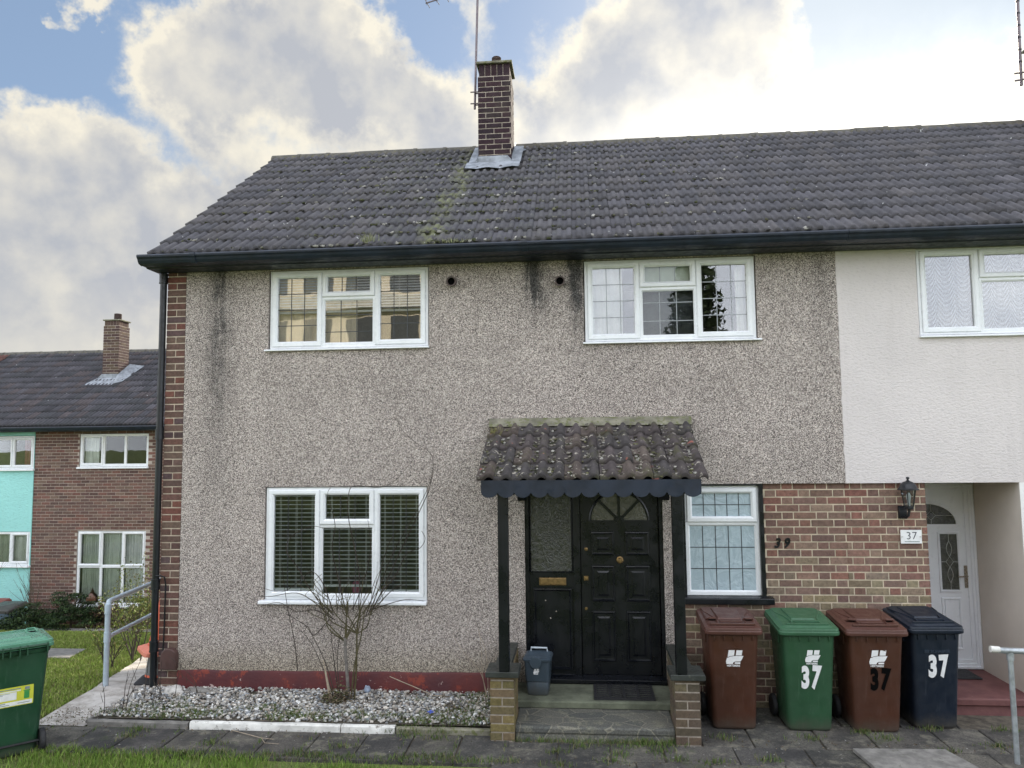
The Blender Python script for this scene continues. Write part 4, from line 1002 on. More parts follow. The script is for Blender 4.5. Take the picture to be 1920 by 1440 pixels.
# side light
MB().box(3.995, 4.455, .062, .068, 1.595, 2.56).build('side_light', M_FROSTD, H39)
sp2 = MB().box(3.995, 4.455, .050, .10, .56, 1.595); spo = sp2.build('side_panel', M_BLACK, H39)
mm = MB(); mm.ring(4.03, 4.44, .60, 1.43, [(0, .051), (.004, .036), (.020, .034), (.034, .049), (.034, .051)]); mm.ring(3.993, 4.457, 1.575, 2.562, [(0, .07), (0, .052), (.016, .048), (.024, .066), (.024, .07)])
mm.build('moulding', M_BLACK, spo)
lt = MB(); lt.ring(4.095, 4.378, 1.455, 1.535, [(0, .050), (.003, .042), (.015, .040), (.018, .046), (.018, .05)]); lt.box(4.112, 4.361, .044, .050, 1.472, 1.518); lt.build('letterbox', M_BRASS, spo)
for x_, z_ in ((4.16, 1.30), (4.27, 1.19), (4.21, 1.12)):
    MB().lathe([(.007, 0), (.0, .003)], (x_, .050, z_), 8, MR_).build('screw_head', M_CHROME, spo)

# ================================================================== PORCH
PO = thing('porch', 'tiled door canopy on two black posts with brick piers and a stone step', 'porch', (4.6, -1.0, .28))
def profpan():
    return [(0, .0), (.12, -.003), (.28, -.003), (.42, .002), (.50, .014), (.58, .028), (.66, .034), (.76, .034), (.86, .024), (.94, .008), (1.0, .0)]
PTP = [(.070, .060, .058), (.058, .052, .052), (.085, .068, .060), (.072, .060, .060)]
pr_t = tiles('canopy_tiles', M_TILEP, PO, 3.605, 5.665, -1.10, 2.590, -.02, 3.115, 4, .1585, profpan(), .034, PTP, 12, jitter=.007)
def mossq(n, seed):
    g = np.random.default_rng(seed); out = []; L = math.hypot(1.08, .535); cs, sn = 1.08/L, .535/L; gg = L/4
    while len(out) < n:
        i = g.choice([0, 1, 2, 3], p=[.3, .35, .27, .08]); j = g.integers(0, 13); x = 3.605+j*.1585+g.uniform(.01, .07)
        s = i*gg+g.uniform(.0, gg*.75)**1.0
        p = np.array((x, -1.10+s*cs, 2.60+s*sn))+np.array((0, -sn, cs))*.018; out.append((p, (0, -sn, cs)))
    return out
clumps('moss', M_MOSS, pr_t, mossq(620, 5), 9, [(.045, .046, .028), (.09, .088, .045), (.17, .16, .13), (.27, .26, .23), (.055, .048, .038), (.20, .18, .15)], .006, .018, .45)
grass_blades('moss_tuft', [(3.70+rng.gauss(0, .03), -.24+rng.gauss(0, .035), 3.02+rng.gauss(0, .012)) for _ in range(260)], .02, .07, .005, [(.26, .24, .10), (.20, .19, .08)], 21, 1.2, None, parent=pr_t, knd=None)
cm = MB(); secs = []
for i in range(20):
    x = 3.60+2.085*i/19; a = .012*mnoise.noise((x*5, 2, 2))
    secs.append([(x, .005, 3.08), (x, -.12+a, 3.100), (x, -.105+a, 3.118+.02*mnoise.noise((x*8, 0, 0))), (x, -.05+a, 3.165+a*.5), (x, -.012, 3.190+a*.6), (x, .005, 3.190)])
cm.loft(secs); cm.build('cement_fillet', M_CEMENT, PO, smooth=True)
fx = [(3.648, 2.585)]; ns = 13; wS = (5.602-3.648)/ns
pts = [(5.602, 2.592), (3.648, 2.592)]
for k in range(ns):
    a = 3.648+k*wS
    for q in range(0 if k == 0 else 1, 9):
        t = q/8; pts.append((a+wS*t, 2.482-.045*math.sin(math.pi*t)**.55))
MB().prism(pts, -1.112, -1.092).build('scalloped_fascia', M_GUT, PO)
cb = MB()
for xx in (3.650, 5.585): cb.add([(xx, -1.09, 2.46), (xx, -1.09, 2.575), (xx, -.0, 3.10), (xx, -.0, 2.98), (xx+.018, -1.09, 2.46), (xx+.018, -1.09, 2.575), (xx+.018, 0, 3.10), (xx+.018, 0, 2.98)], [(0, 1, 2, 3), (4, 7, 6, 5), (0, 4, 5, 1), (1, 5, 6, 2), (2, 6, 7, 3), (3, 7, 4, 0)])
cb.add([(3.66, -1.07, 2.575), (5.59, -1.07, 2.575), (5.59, 0, 3.095), (3.66, 0, 3.095)], [(0, 1, 2, 3)])
cb.box(3.70, 5.55, -1.05, -.96, 2.46, 2.56)
cb.build('canopy_frame', M_BLACK, PO)
for xx in (3.835, 5.396):
    MB().box(xx-.046, xx+.046, -1.045, -.955, .895, 2.48).build('post', M_BLACK, PO, bevel=.004)
for x_, s_ in ((3.93, 1), (5.40, -1)):
    MB().prismx([(.0, 2.52), (-.16, 2.52), (-.16, 2.48), (-.05, 2.40), (-.02, 2.33), (.0, 2.33)], x_-.045, x_+.045).build('bracket', M_BLACK, PO)
PAL_PL = [(.18, .145, .062), (.165, .135, .055), (.15, .12, .06), (.18, .13, .075)]; PAL_PR = [(.095, .07, .052), (.115, .085, .058), (.10, .08, .055), (.13, .105, .065)]
for x0_, x1_, pal, mort in ((3.703, 3.919, PAL_PL, M_MORTAR_D), (5.335, 5.553, PAL_PR, M_MORTAR_D)):
    m = MB().box(x0_+.005, x1_-.005, -.995, -.60, .2, .835).box(x0_+.05, x1_-.05, -.60, -.002, .2, .835)
    po = m.build('pier', mort, PO)
    b = MB(); ztop = .820-.009
    brick_face(b, x0_, x1_, ztop-.075*7, ztop+.02, -.995, 'quoin', pal, proud=.006)
    brick_face(b, -1.0, -.60, ztop-.075*7, ztop+.02, x0_+.005, 'stretcher', pal, axis='y')
    brick_face(b, -1.0, -.60, ztop-.075*7, ztop+.02, x1_-.005, 'stretcher', pal, axis='y', flip=-1)
    brick_face(b, -.60, 0, ztop-.075*7, ztop+.02, x0_+.05, 'stretcher', pal, axis='y')
    brick_face(b, -.60, 0, ztop-.075*7, ztop+.02, x1_-.05, 'stretcher', pal, axis='y', flip=-1)
    b.build('brickwork', M_BRICK, po)
    lft = x0_ < 4
    MB().prism([(x0_-.038, .842), (x1_+.045, .842), (x1_+.045, .885), (x1_+.038, .892), (x0_-.03, .892), (x0_-.038, .885)], -1.045, -.74).box(x0_+(.02 if lft else .03), x1_-(.045 if lft else .03), -.74, -.005, .846, .889).build('coping', M_BLACK if False else plain('weathered_coping', (.030, .034, .030), .5, .3, 9, .002, 40, dirt=((.07, .075, .06), .58)), po, bevel=.005)
def crazy():
    m, nt, b, o = material('crazy_paving'); tc = OBJ(nt)
    v = nd(nt, 'ShaderNodeTexVoronoi', {'Vector': nd(nt, 'ShaderNodeVectorMath', {0: tc, 1: (1, 1.7, 1)}, operation='MULTIPLY').outputs[0], 'Scale': 4.2}); v.feature = 'DISTANCE_TO_EDGE'
    v2 = nd(nt, 'ShaderNodeTexVoronoi', {'Vector': nd(nt, 'ShaderNodeVectorMath', {0: tc, 1: (1, 1.7, 1)}, operation='MULTIPLY').outputs[0], 'Scale': 4.2})
    e = MR(nt, MA(nt, 'ADD', v.outputs[0], MA(nt, 'MULTIPLY', MA(nt, 'SUBTRACT', NOISE(nt, tc, 20, 4), .5), .03)), .012, .032)
    s = nd(nt, 'ShaderNodeSeparateColor', {0: v2.outputs['Color']})
    c = MIX(nt, s.outputs[0], (.075, .078, .072), (.13, .125, .105)); c = MIX(nt, MR(nt, NOISE(nt, tc, 7, 6, .7), .5, .68), c, (.18, .175, .13))
    c = MIX(nt, e, (.19, .18, .14), c); c = SC(nt, c, MR(nt, NOISE(nt, tc, 70, 4, .7), .3, .7, .65, 1.35))
    setc(nt, b, c); b.inputs['Roughness'].default_value = .85; BUMP(nt, b, e, .6, .006); return m
M_CRAZY = crazy(); M_STEP = plain('mossy_step', (.125, .135, .095), .9, .35, 5, .008, 50, dirt=((.25, .235, .19), .60))
MB().prismx([(.02, .489), (-.49, .472), (-.505, .462), (-.505, .41), (-.48, .40), (-.48, .2), (.02, .2)], 3.870, 5.385).build('step', M_STEP, PO, bevel=.004)
MB().prismx([(-.47, .405), (-.935, .397), (-.955, .385), (-.955, .345), (-.945, .335), (-.965, .2), (-.47, .2)], 3.922, 5.332).build('step', M_CRAZY, PO, bevel=.006)
mt = thing('doormat', 'black rubber slatted doormat on the step before the black door', 'doormat', (4.92, -.22, .485))
dm = MB(); zt_ = .490; 
def mz(y): return .481+.0335*(y+.24)+.002
dm.box(4.635, 5.215, -.455, -.425, mz(-.44)-.002, mz(-.44)+.016).box(4.635, 5.215, -.035, -.005, mz(-.02)-.002, mz(-.02)+.016)
for xx in (4.635, 4.777, 4.912, 5.048, 5.187): dm.box(xx, xx+.028, -.44, -.02, mz(-.24)-.006, mz(-.24)+.014)
for k in range(7):
    y = -.395+k*.056
    for (a, b_) in ((4.665, 4.775), (4.807, 4.91), (4.942, 5.046), (5.078, 5.185)):
        for q in range(3):
            xa = a+(b_-a)*q/3; dm.box(xa, a+(b_-a)*(q+1)/3, y+.006*((q % 2)), y+.018+.006*((q % 2)), mz(y)-.003, mz(y)+.010)
dm.build('mat_grid', M_RUBBER, mt)

# ================================================================== HOUSE 37
H37 = thing('terraced_house', 'neighbouring house with white rough render and a recessed white door, numbered 37', 'house', (9.5, 0, .3))
W37 = (7.99, 9.80, 3.955, 4.868)
w7 = MB(); wall_sheet(w7, 7.203, 14.4, 2.49, 4.95, 0.001, [W37, (10.8, 12.6, 3.955, 4.868)], .11); w7.box(7.203, 14.4, .001, .2, 2.488, 2.49)
w7.build('rendered_wall', M_WHITE_R, H37)
ej = MB(); prv = None
for i in range(83):
    z = 2.488+(4.95-2.488)*i/82; xx = 7.197+.010*mnoise.noise((0, 0, z*2.3))+.007*mnoise.noise((3, 0, z*14))
    cur = [(7.24, -.001, z), (xx+.006, -.0045, z), (xx, .001, z)]
    if prv: ej.add(prv+cur, [(0, 1, 4, 3), (1, 2, 5, 4)])
    prv = cur
ej.build('render_edge', M_WHITE_R, H37)
MB().add([(7.2, .046, .20), (7.975, .046, .20), (7.975, .046, 2.5), (7.2, .046, 2.5)], [(0, 1, 2, 3)]).box(7.90, 7.972, .047, .95, .2, 2.5).build('wall_mortar', M_MORTAR, H37)
fb = MB(); brick_face(fb, 7.2, 7.980, Z0, 2.488, .046, 'flemish', PAL_MIX, palz=(PAL_YEL, yel)); brick_face(fb, .04, .92, Z0, 2.488, 7.974, 'stretcher', PAL_MIX, axis='y', flip=-1)
fb.build('front_brickwork', M_BRICK, H37)
sw = MB(); sw.box(8.852, 8.90, .003, .99, .2, 2.487); sw.build('side_wall', M_CREAM, H37)
MB().box(8.905, 14.4, .002, .12, .0, 2.486).box(8.853, 8.905, -.001, .0028, .2, 2.486).build('front_wall', M_SMOOTHW, H37)
MB().box(7.9, 8.9, .2, 1.1, 2.4885, 2.52).build('recess_ceiling', M_CREAM, H37)
rf37 = tiles('roof', M_TILE, H37, 7.196, 14.4, RY0, RZ0, RY1, RZ1, 13, .2069, prof49(), .034, PT, 2)
ridge(rf37, 7.19, 14.4, M_RIDGE, seed=9)
MB().add([(7.2, RY0+.03, RZ0-.02), (14.4, RY0+.03, RZ0-.02), (14.4, RY1, RZ1-.03), (7.2, RY1, RZ1-.03), (14.4, 6.3, RZ0), (7.2, 6.3, RZ0)], [(0, 1, 2, 3), (3, 2, 4, 5)]).build('roof_deck', plain('roof_underlay', (.05, .05, .055), .9), H37)
MB().prismx(GP, 7.199, 14.4).build('gutter', M_GUT, H37, bevel=.002)
w37, p37 = window(H37, 8.002, 9.790, 3.975, 4.862, .02, [(8.03, 8.597, 3.995, 4.842, 'sash'), (8.607, 9.185, 4.545, 4.842, 'sash'), (8.607, 9.185, 4.003, 4.535, 'fixed'), (9.195, 9.765, 3.995, 4.842, 'sash')], sill=(7.985, 9.81, -.03, .03))
window(H37, 10.81, 12.59, 3.975, 4.862, .02, [(10.84, 11.4, 3.995, 4.842, 'sash'), (11.41, 12.0, 3.995, 4.842, 'sash'), (12.01, 12.565, 3.995, 4.842, 'sash')], sill=(10.79, 12.61, -.03, .03))
curtain(8.06, 9.75, 4.0, 4.85, .085, M_LACE, 'white patterned lace net curtain in the upstairs window above the white door', .010, 20, 'net_curtain', 'net curtain', 5)
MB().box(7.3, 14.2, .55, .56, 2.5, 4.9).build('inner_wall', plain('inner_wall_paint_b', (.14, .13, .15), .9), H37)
MB().box(7.972, 14.4, 5.9, 6.0, -1.5, 4.95).box(14.3, 14.4, 0, 6, 0, 4.95).build('rear_wall', M_SMOOTHW, H37)
# recessed composite door
fr37 = MB(); fr37.ring(7.86, 8.850, .432, 2.44, [(0, .98), (0, .885), (.012, .875), (.030, .875), (.036, .890), (.055, .890), (.062, .905), (.098, .905), (.098, .98)]); fr37.box(7.86, 8.85, .88, .98, 2.44, 2.49)
fo = fr37.build('door_frame', M_DOORW, H37)
d37 = MB().box(7.95, 8.756, .920, .965, .44, 2.345).build('front_door', M_DOORW, H37)
dd = MB(); cxd = 8.30
for za, zb, xa, xb in ((1.245, 1.905, 8.455, 8.690), (.63, 1.19, 8.465, 8.675)):
    dd.ring(xa, xb, za, zb, [(0, .922), (.004, .908), (.018, .906), (.028, .914), (.028, .922)])
secs = []
for k in range(25):
    t = math.pi*k/24; c_, s_ = math.cos(t), math.sin(t)
    secs.append([(8.355+q*c_, y_, 1.985+q*.72*s_) for q, y_ in ((.305, .922), (.309, .908), (.325, .906), (.345, .912), (.35, .922))])
dd.loft(secs); dd.box(7.99, 8.70, .908, .922, 1.955, 1.985); dd.box(8.50, 8.64, .912, .921, .665, 1.155)
dd.build('door_moulding', M_DOORW, d37)
gl37 = MB().box(8.485, 8.660, .914, .921, 1.275, 1.875); gl37.prism([(8.355+.305*math.cos(math.pi*k/20), 1.985+.22*math.sin(math.pi*k/20)) for k in range(21)], .914, .921)
gl37.build('door_glass', M_FROSTD, d37)
ld = MB(); cX, cZ = 8.572, 1.575
def arc(mb, pts_): mb.tube([(x, .912, z) for x, z in pts_], .0032, 5)
ld.tube([(cX, .912, 1.875), (cX, .912, 1.80)], .003, 5); ld.tube([(cX, .912, 1.275), (cX, .912, 1.35)], .003, 5); ld.tube([(8.485, .912, cZ), (cX-.04, .912, cZ)], .003, 5); ld.tube([(cX+.04, .912, cZ), (8.66, .912, cZ)], .003, 5)
for s1 in (1, -1):
    for s2 in (1, -1): arc(ld, [(cX+s2*.028*math.sin(t*math.pi), cZ+s1*(.225-.17*t)) for t in [k/10 for k in range(11)]])
    arc(ld, [(cX-.04, cZ), (cX, cZ+s1*.055), (cX+.04, cZ)])
for t0, x0_, z0_ in ((0, 8.40, 2.08),):
    arc(ld, [(x0_-.05, z0_), (x0_, z0_+.05), (x0_+.05, z0_), (x0_, z0_-.05), (x0_-.05, z0_)]); ld.tube([(x0_+.05, .912, z0_), (8.63, .912, z0_)], .003, 5); ld.tube([(x0_, .912, z0_+.05), (x0_, .912, 2.20)], .003, 5); ld.tube([(x0_, .912, z0_-.05), (x0_, .912, 1.985)], .003, 5)
ld.build('leading', M_CHROME if False else plain('bright_lead', (.45, .46, .44), .4, .1, 9, metal=.4), d37, smooth=True)
MB().box(8.718, 8.752, .908, .921, 1.295, 1.535).tube([(8.735, .915, 1.425), (8.735, .875, 1.425), (8.72, .868, 1.425), (8.635, .866, 1.42)], .009, 8).build('door_handle', M_CHROME, d37, bevel=.002)
MB().prismx([(.98, .428), (-.045, .424), (-.058, .415), (-.058, .36), (-.03, .35), (-.045, .2), (.98, .2)], 7.985, 9.6).build('step', M_STEPR, H37, bevel=.006)
tag(MB().box(8.05, 8.66, .53, .86, .431, .443).build('doormat', M_RUBBER, bevel=.003), 'plain dark doormat on the red step before the white door', 'doormat')
# chimney of the next stack, past the right edge of the photograph
chimney(H37, 10.75, 11.25, 2.15, 2.7, 6.6, 8.05, 8.26, (.068, .15, 11.0, 2.4), PAL_CHIM, M_LEAD)

# lantern
LN = thing('wall_lantern', 'black carriage lantern on the brick wall beside the white door', 'wall lamp', (7.745, .04, 2.15))
lx, ly = 7.762, -.09
MB().prismx([(.036, 2.255), (.018, 2.262), (-.006, 2.24), (-.012, 2.20), (-.008, 2.155), (.014, 2.132), (.036, 2.138)], 7.700, 7.776).build('back_plate', M_BLACKP, LN, bevel=.006)
MB().tube([(7.738, .0, 2.16), (7.745, -.05, 2.15), (7.755, -.085, 2.175), (lx, ly, 2.22), (lx, ly, 2.25)], .013, 8).build('arm', M_BLACKP, LN, smooth=True)
lf = MB(); lf.lathe([(.040, 2.235), (.045, 2.245), (.045, 2.262), (.040, 2.268)], (lx, ly, 0), 6)
for k in range(6):
    t = math.pi*2*k/6; c_, s_ = math.cos(t), math.sin(t); lf.tube([(lx+.044*c_, ly+.044*s_, 2.262), (lx+.072*c_, ly+.072*s_, 2.43)], .0045, 5)
lf.build('lantern_frame', M_BLACKP, LN)
MB().lathe([(.040, 2.265), (.068, 2.43)], (lx, ly, 0), 6, caps=False).build('lantern_glass', glass_mat('lamp_glass', (.75, .80, .82), 1.5), LN)
MB().lathe([(.100, 2.424), (.100, 2.432), (.082, 2.446), (.072, 2.475), (.048, 2.500), (.020, 2.512), (.010, 2.520), (.010, 2.532), (.018, 2.538), (.014, 2.550), (0, 2.554)], (lx, ly, 0), 12).build('lantern_cap', M_BLACKP, LN, smooth=True)
MB().lathe([(.012, 2.27), (.014, 2.31), (.020, 2.34), (.022, 2.37), (.012, 2.395), (0, 2.40)], (lx, ly, 0), 10).build('bulb', M_WHITE_D, LN, smooth=True)
SG = thing('house_sign', 'white rectangular house sign reading 37 on the brick wall by the lantern', 'sign', (7.81, .03, 1.89))
MB().box(7.712, 7.913, .018, .030, 1.888, 2.021).build('plate', M_WHITE_D, SG, bevel=.002)
M_NAVYD = plain('navy_print', (.015, .02, .04), .4)
text_mesh('number', '37', .105, M_NAVYD, SG, (7.815, .0165, 1.962), UPR, 1.0, 0, -.0012, .0008, spacing=1.05)
bx = MB()
for x_ in (7.724, 7.898): bx.box(x_-.008, x_+.008, .012, .018, 1.952, 1.957)
bx.build('screw', M_CHROME, SG)
tl = MB(); x_ = 7.748
while x_ < 7.885: w_ = rng.choice([.004, .006, .007]); tl.box(x_, x_+w_, .0165, .0180, 1.903, 1.911+rng.choice([0, .001])); x_ += w_+.0018
tl.build('small_lettering', M_TXT, SG)
#PART3
# ================================================================== BINS
def rrect(hw, yf, yr, rad, zf, zr=None, n=4):
    zr = zf if zr is None else zr; out = []
    for cx_, cy_, a0 in ((hw-rad, yf+rad, -90), (hw-rad, yr-rad, 0), (-hw+rad, yr-rad, 90), (-hw+rad, yf+rad, 180)):
        for k in range(n+1):
            a = R(a0+90*k/n); x = cx_+rad*math.cos(a); y = cy_+rad*math.sin(a); out.append((x, y, zf+(zr-zf)*(y-yf)/(yr-yf)))
    return out
def logo(parent, cx_, y0, cz_, s, mat, tilt):
    m = MB(); T = lambda P: [((x-.5)*s, (z-.5)*s) for x, z in P]
    for P in ([(.16, 1), (.50, 1), (.46, .70), (.24, .66), (.14, .62), (.10, .62)], [(.60, 1), (.93, 1), (.88, .71), (.55, .71)],
              [(.06, .56), (.14, .58), (.24, .63), (.46, .67), (.98, .68), (.87, .46), (.80, .37), (.50, .36), (.41, .31), (.38, .22), (.02, .22), (.0, .36)], [(.50, .32), (.80, .32), (.79, .23), (.48, .23)]):
        m.prism(T(P), -.0007, .0007)
    o = m.build('logo', mat, parent); o.location = (cx_, y0, cz_); o.rotation_euler = (tilt, 0, 0)
    t = text_mesh('lettering', 'HERTSMERE', s*.155, mat, parent, (cx_-.09*s, y0+math.tan(-tilt)*0-.0005, cz_-.37*s), (R(90)+tilt, 0, 0), .88, 0, .0006, .0006); t.location.y += .37*s*math.tan(tilt)*-1*-1*0
    return o
def wheelie(label, loc, rz, body, lidm, W=.530, Wt=.452, Wb=.392, D0=(-.200, .185), D1=(-.272, .235), LD=(-.305, .285), H=.890, rise=.085, grip=True, arch=False, group='wheelie bins lined up under the brick wall', hinge=False):
    t = thing('wheelie_bin', label, 'wheelie bin', loc, group, rz, world=False)
    b = MB(); secs = []
    for z, k in ((0, -.10), (.012, -.03), (.03, 0.0), (.20, .2), (.45, .48), (.70, .78), (H-.03, 1.0)):
        kk = max(k, 0); hw = (Wb+(Wt-Wb)*kk)/2+min(k, 0)*.15; yf = D0[0]+(D1[0]-D0[0])*kk-min(k, 0)*.15; yr = D0[1]+(D1[1]-D0[1])*kk+min(k, 0)*.15
        secs.append(rrect(hw, yf, yr, .045, z))
    hw, yf, yr = Wt/2, D1[0], D1[1]
    secs += [rrect(hw+.012, yf-.012, yr+.012, .05, H-.028), rrect(hw+.016, yf-.016, yr+.016, .05, H+.005)]
    b.loft(secs)
    if arch:
        pts = [(-.075+.15*i/10, 0, .735+.016*math.sin(math.pi*i/10)) for i in range(11)]
        yy = lambda z: D0[0]+(D1[0]-D0[0])*z/H-.002
        b.tube([(x, yy(z), z) for x, _, z in pts], .004, 5)
    for k in range(5):                                     # moulded ribs below the rim
        x = -Wt*.38+Wt*.76*k/4; b.box(x-.004, x+.004, D1[0]-.010, D1[0]+.01, H-.075, H-.028)
    for s_ in (-1, 1): b.box(s_*(Wt/2+.004)-.006, s_*(Wt/2+.004)+.006, -.12, .16, H-.13, H-.02)
    b.build('body', body, t, smooth=True, bevel=.003)
    l = MB(); hw = W/2; f, r_ = LD; z0 = H; z1 = H+rise*.62
    L = lambda ins, dz, rd, k=1.0: rrect(hw-ins, f+ins, r_-ins*.6, rd, z0+dz, z1+dz+rise*0)
    l.loft([L(.004, -.018, .045), L(0, -.012, .048), L(0, .012, .048), L(.006, .018, .046), L(.004, .022, .046), L(.008, .040, .044), L(.040, .046, .040), L(.052, .060, .038), L(.062, .063, .034), L(.075, .062, .03)])
    sl2 = (z1-z0)/(r_-f)
    zt = lambda y, e=.0: z0+(y-f)*sl2+.062+e
    # raised centre panel
    P = [(-.11, -.10), (.11, -.10), (.13, .22), (-.13, .22)]
    l.loft([[(x, y, zt(y, -.004)) for x, y in P], [(x*.93, y*.93+.003, zt(y, .012)) for x, y in P]])
    if grip: l.box(-.20, .20, -.262, -.228, zt(-.245, -.006), zt(-.245, .009)); l.box(-.105, .105, -.185, -.165, zt(-.175, -.006), zt(-.175, .006))
    else:
        for yy_, ww in ((-.225, .19), (-.15, .125), (.02, .10)): l.box(-ww, ww, yy_-.012, yy_+.012, zt(yy_, -.006), zt(yy_, .008))
    for s_ in (-1, 1): l.tube([(s_*x, y, zt(y, .0)) for x, y in ((.125, -.20), (.13, -.10), (.155, 0), (.20, .10), (.215, .22))], .0075, 6)
    lo = l.build('lid', lidm, t, smooth=True, bevel=.003)
    if grip:
        g = MB()
        for s_ in (-1, 1):
            g.tube([(s_*.125, -.105, zt(-.10, -.004)), (s_*.135, -.150, zt(-.15, .022)), (s_*.195, -.150, zt(-.15, .022)), (s_*.213, -.100, zt(-.10, -.004))], .010, 6)
        g.build('lid_grip', lidm, lo, smooth=True)
        d = MB()
        for s_ in (-1, 1): d.loft([[(s_*.168+.048*math.cos(a), -.105+.034*math.sin(a), zt(-.105+.034*math.sin(a), e)) for a in [2*math.pi*k/12 for k in range(12)]] for e in (-.002, .0012)])
        d.build('hand_hole_shade', M_BLACK_D, lo)  # flat black discs painted as the shade inside the grip recesses
    for s_ in (-1, 1):
        w = MB(); M = Matrix.Rotation(R(90), 3, 'Y'); w.lathe([(.060, -.022), (.092, -.022), (.10, -.014), (.10, .014), (.092, .022), (.060, .022)], (s_*(Wb/2+.030), D0[1]+.018, .10), 22, M)
        wo = w.build('wheel', M_RUBBER, t, smooth=True)
        MB().lathe([(.060, -.018), (.060, .018), (.02, .024), (0, .024)], (s_*(Wb/2+.030), D0[1]+.018, .10), 16, M).build('hub', M_BLACKP, wo, smooth=True)
    MB().tube([(-Wb/2-.03, D0[1]+.018, .10), (Wb/2+.03, D0[1]+.018, .10)], .011, 8).build('axle', M_RUBBER, t)
    h = MB(); zh = H+rise*.62+.005
    h.tube([(-Wt/2+.01, D1[1]+.052, zh), (Wt/2-.01, D1[1]+.052, zh)], .013, 8)
    for x in (-Wt/2+.02, -.09, -.035, .035, .09, Wt/2-.02): h.box(x-.006, x+.006, D1[1]-.01, D1[1]+.064, zh-.075, zh+.014)
    h.build('handle', body if hinge else lidm, t, smooth=False, bevel=.002)
    t['fy'] = 0
    tilt = math.atan2(D0[0]-D1[0], H)   # front face leans out
    t_ = dict(t=t, tilt=tilt, yf=lambda z: D0[0]+(D1[0]-D0[0])*z/H-.0022)
    return t_
def num37(bn, s, x, z, size, mat, sx=.62, sh=0., rot=0.):
    text_mesh('number', s, size, mat, bn['t'], (x, bn['yf'](z)-.0015, z), (R(90)+bn['tilt'], rot, 0), sx, sh, size*.052, .0012, spacing=1.06)
GZ = .282
b1 = wheelie('brown wheelie bin with a white council logo and no house number', (5.918, -.395, GZ), R(0), M_BIN_BROWN, M_BIN_LIDBR, arch=True)
logo(b1['t'], .008, b1['yf'](.645), .645, .162, M_WHITE_D, b1['tilt'])
b2 = wheelie('green wheelie bin with a white 37 under the council logo', (6.590, -.395, GZ), R(.5), M_BIN_GREEN, M_BIN_GLID, W=.545, Wt=.46, grip=False)
logo(b2['t'], .030, b2['yf'](.665), .665, .140, M_WHITE_D, b2['tilt'])
num37(b2, '3', -.040, .478, .262, M_WHITE_D, .56, rot=R(1)); num37(b2, '7', .052, .480, .275, M_WHITE_D, .52, rot=R(5))
b3 = wheelie('brown wheelie bin with a black 37 under the council logo', (7.180, -.395, GZ), R(1), M_BIN_BROWN, M_BIN_LIDBR, W=.555, Wt=.47, Wb=.40, arch=True)
logo(b3['t'], .012, b3['yf'](.660), .660, .162, M_WHITE_D, b3['tilt'])
num37(b3, '3', -.026, .470, .255, M_BLACK_D, .58); num37(b3, '7', .068, .472, .255, M_BLACK_D, .56, rot=R(4))
b4 = wheelie('navy blue wheelie bin with a white 37, nearest the white door', (7.740, -.270, GZ), R(3.5), M_BIN_NAVY, M_BIN_NAVY, W=.50, Wt=.44, Wb=.385, grip=False)
num37(b4, '3', -.038, .560, .262, M_WHITE_D, .60); num37(b4, '7', .060, .563, .262, M_WHITE_D, .58, rot=R(-3))
text_mesh('lettering', 'SSI SCHAEFER', .036, M_EMB, b4['t'], (.005, b4['yf'](.705)-.0005, .705), (R(90)+b4['tilt'], 0, 0), 1.05, 0, .0012, .0012)
# wind-blown stickers on two lids
def sticker(bn, x, y, z, w_, h_, mat, n, seed):
    rg = random.Random(seed); m = MB()
    for _ in range(n):
        a, b_ = x+rg.uniform(-w_, w_), y+rg.uniform(-h_, h_); s = rg.uniform(.3, 1)
        zz = z+.066*0+b_*.068; m.add([(a-w_*.3*s, b_-h_*.22, zz), (a+w_*.3*s, b_-h_*.2, zz), (a+w_*.3*s, b_+h_*.22, zz+h_*.03), (a-w_*.2*s, b_+h_*.25, zz+h_*.03)], [(0, 1, 2, 3)])
    m.build('sticker', mat, bn['t'])
M_STK = plain('weathered_sticker', (.55, .62, .68), .4, .2, 40)
sticker(b1, .0, .09, .985, .07, .018, M_STK, 9, 1); sticker(b1, .01, .0, .985, .07, .008, M_STK, 6, 2); sticker(b3, -.03, .06, .985, .03, .014, M_STK, 5, 4)
# big green bin at the left, seen from the back
b5 = wheelie('dark green wheelie bin with a yellow sticker, standing alone on the grass', (-.585, -1.40, .262), R(-136), M_BIN_DGREEN, plain('pale_green_lid', (.10, .26, .17), .28, .1, 4), W=.59, Wt=.52, Wb=.41, D0=(-.25, .235), D1=(-.36, .30), LD=(-.40, .345), H=.90, rise=.06, group=None, hinge=True)
st5 = MB(); 
ty = lambda z: .235+(.30-.235)*z/.92+.0025
def rq(m, xa, xb, za, zb, e, mat=None): m.add([(xa, ty(za)+e, za), (xb, ty(za)+e, za), (xb, ty(zb)+e, zb), (xa, ty(zb)+e, zb)], [(3, 2, 1, 0)])
S0, S1, Z0_, Z1_ = -.155, .155, .435, .600
m = MB(); rq(m, S0, S1, Z0_, Z1_, 0); so5 = m.build('sticker', M_YEL, b5['t'])
m = MB(); rq(m, .0-.03, S1-.02, Z0_+.055, Z1_-.045, .0008); rq(m, S0+.008, S1-.008, Z0_+.006, Z0_+.040, .0008); rq(m, -.06, S1-.012, Z1_-.040, Z1_-.030, .0008); m.build('white_panel', M_WHITE_D, so5)
m = MB(); rq(m, -.125, -.085, Z0_+.052, Z0_+.115, .0010); rq(m, -.130, -.080, Z0_+.116, Z0_+.126, .0010); m.build('bin_picture', M_GRN_D, so5)
m = MB()
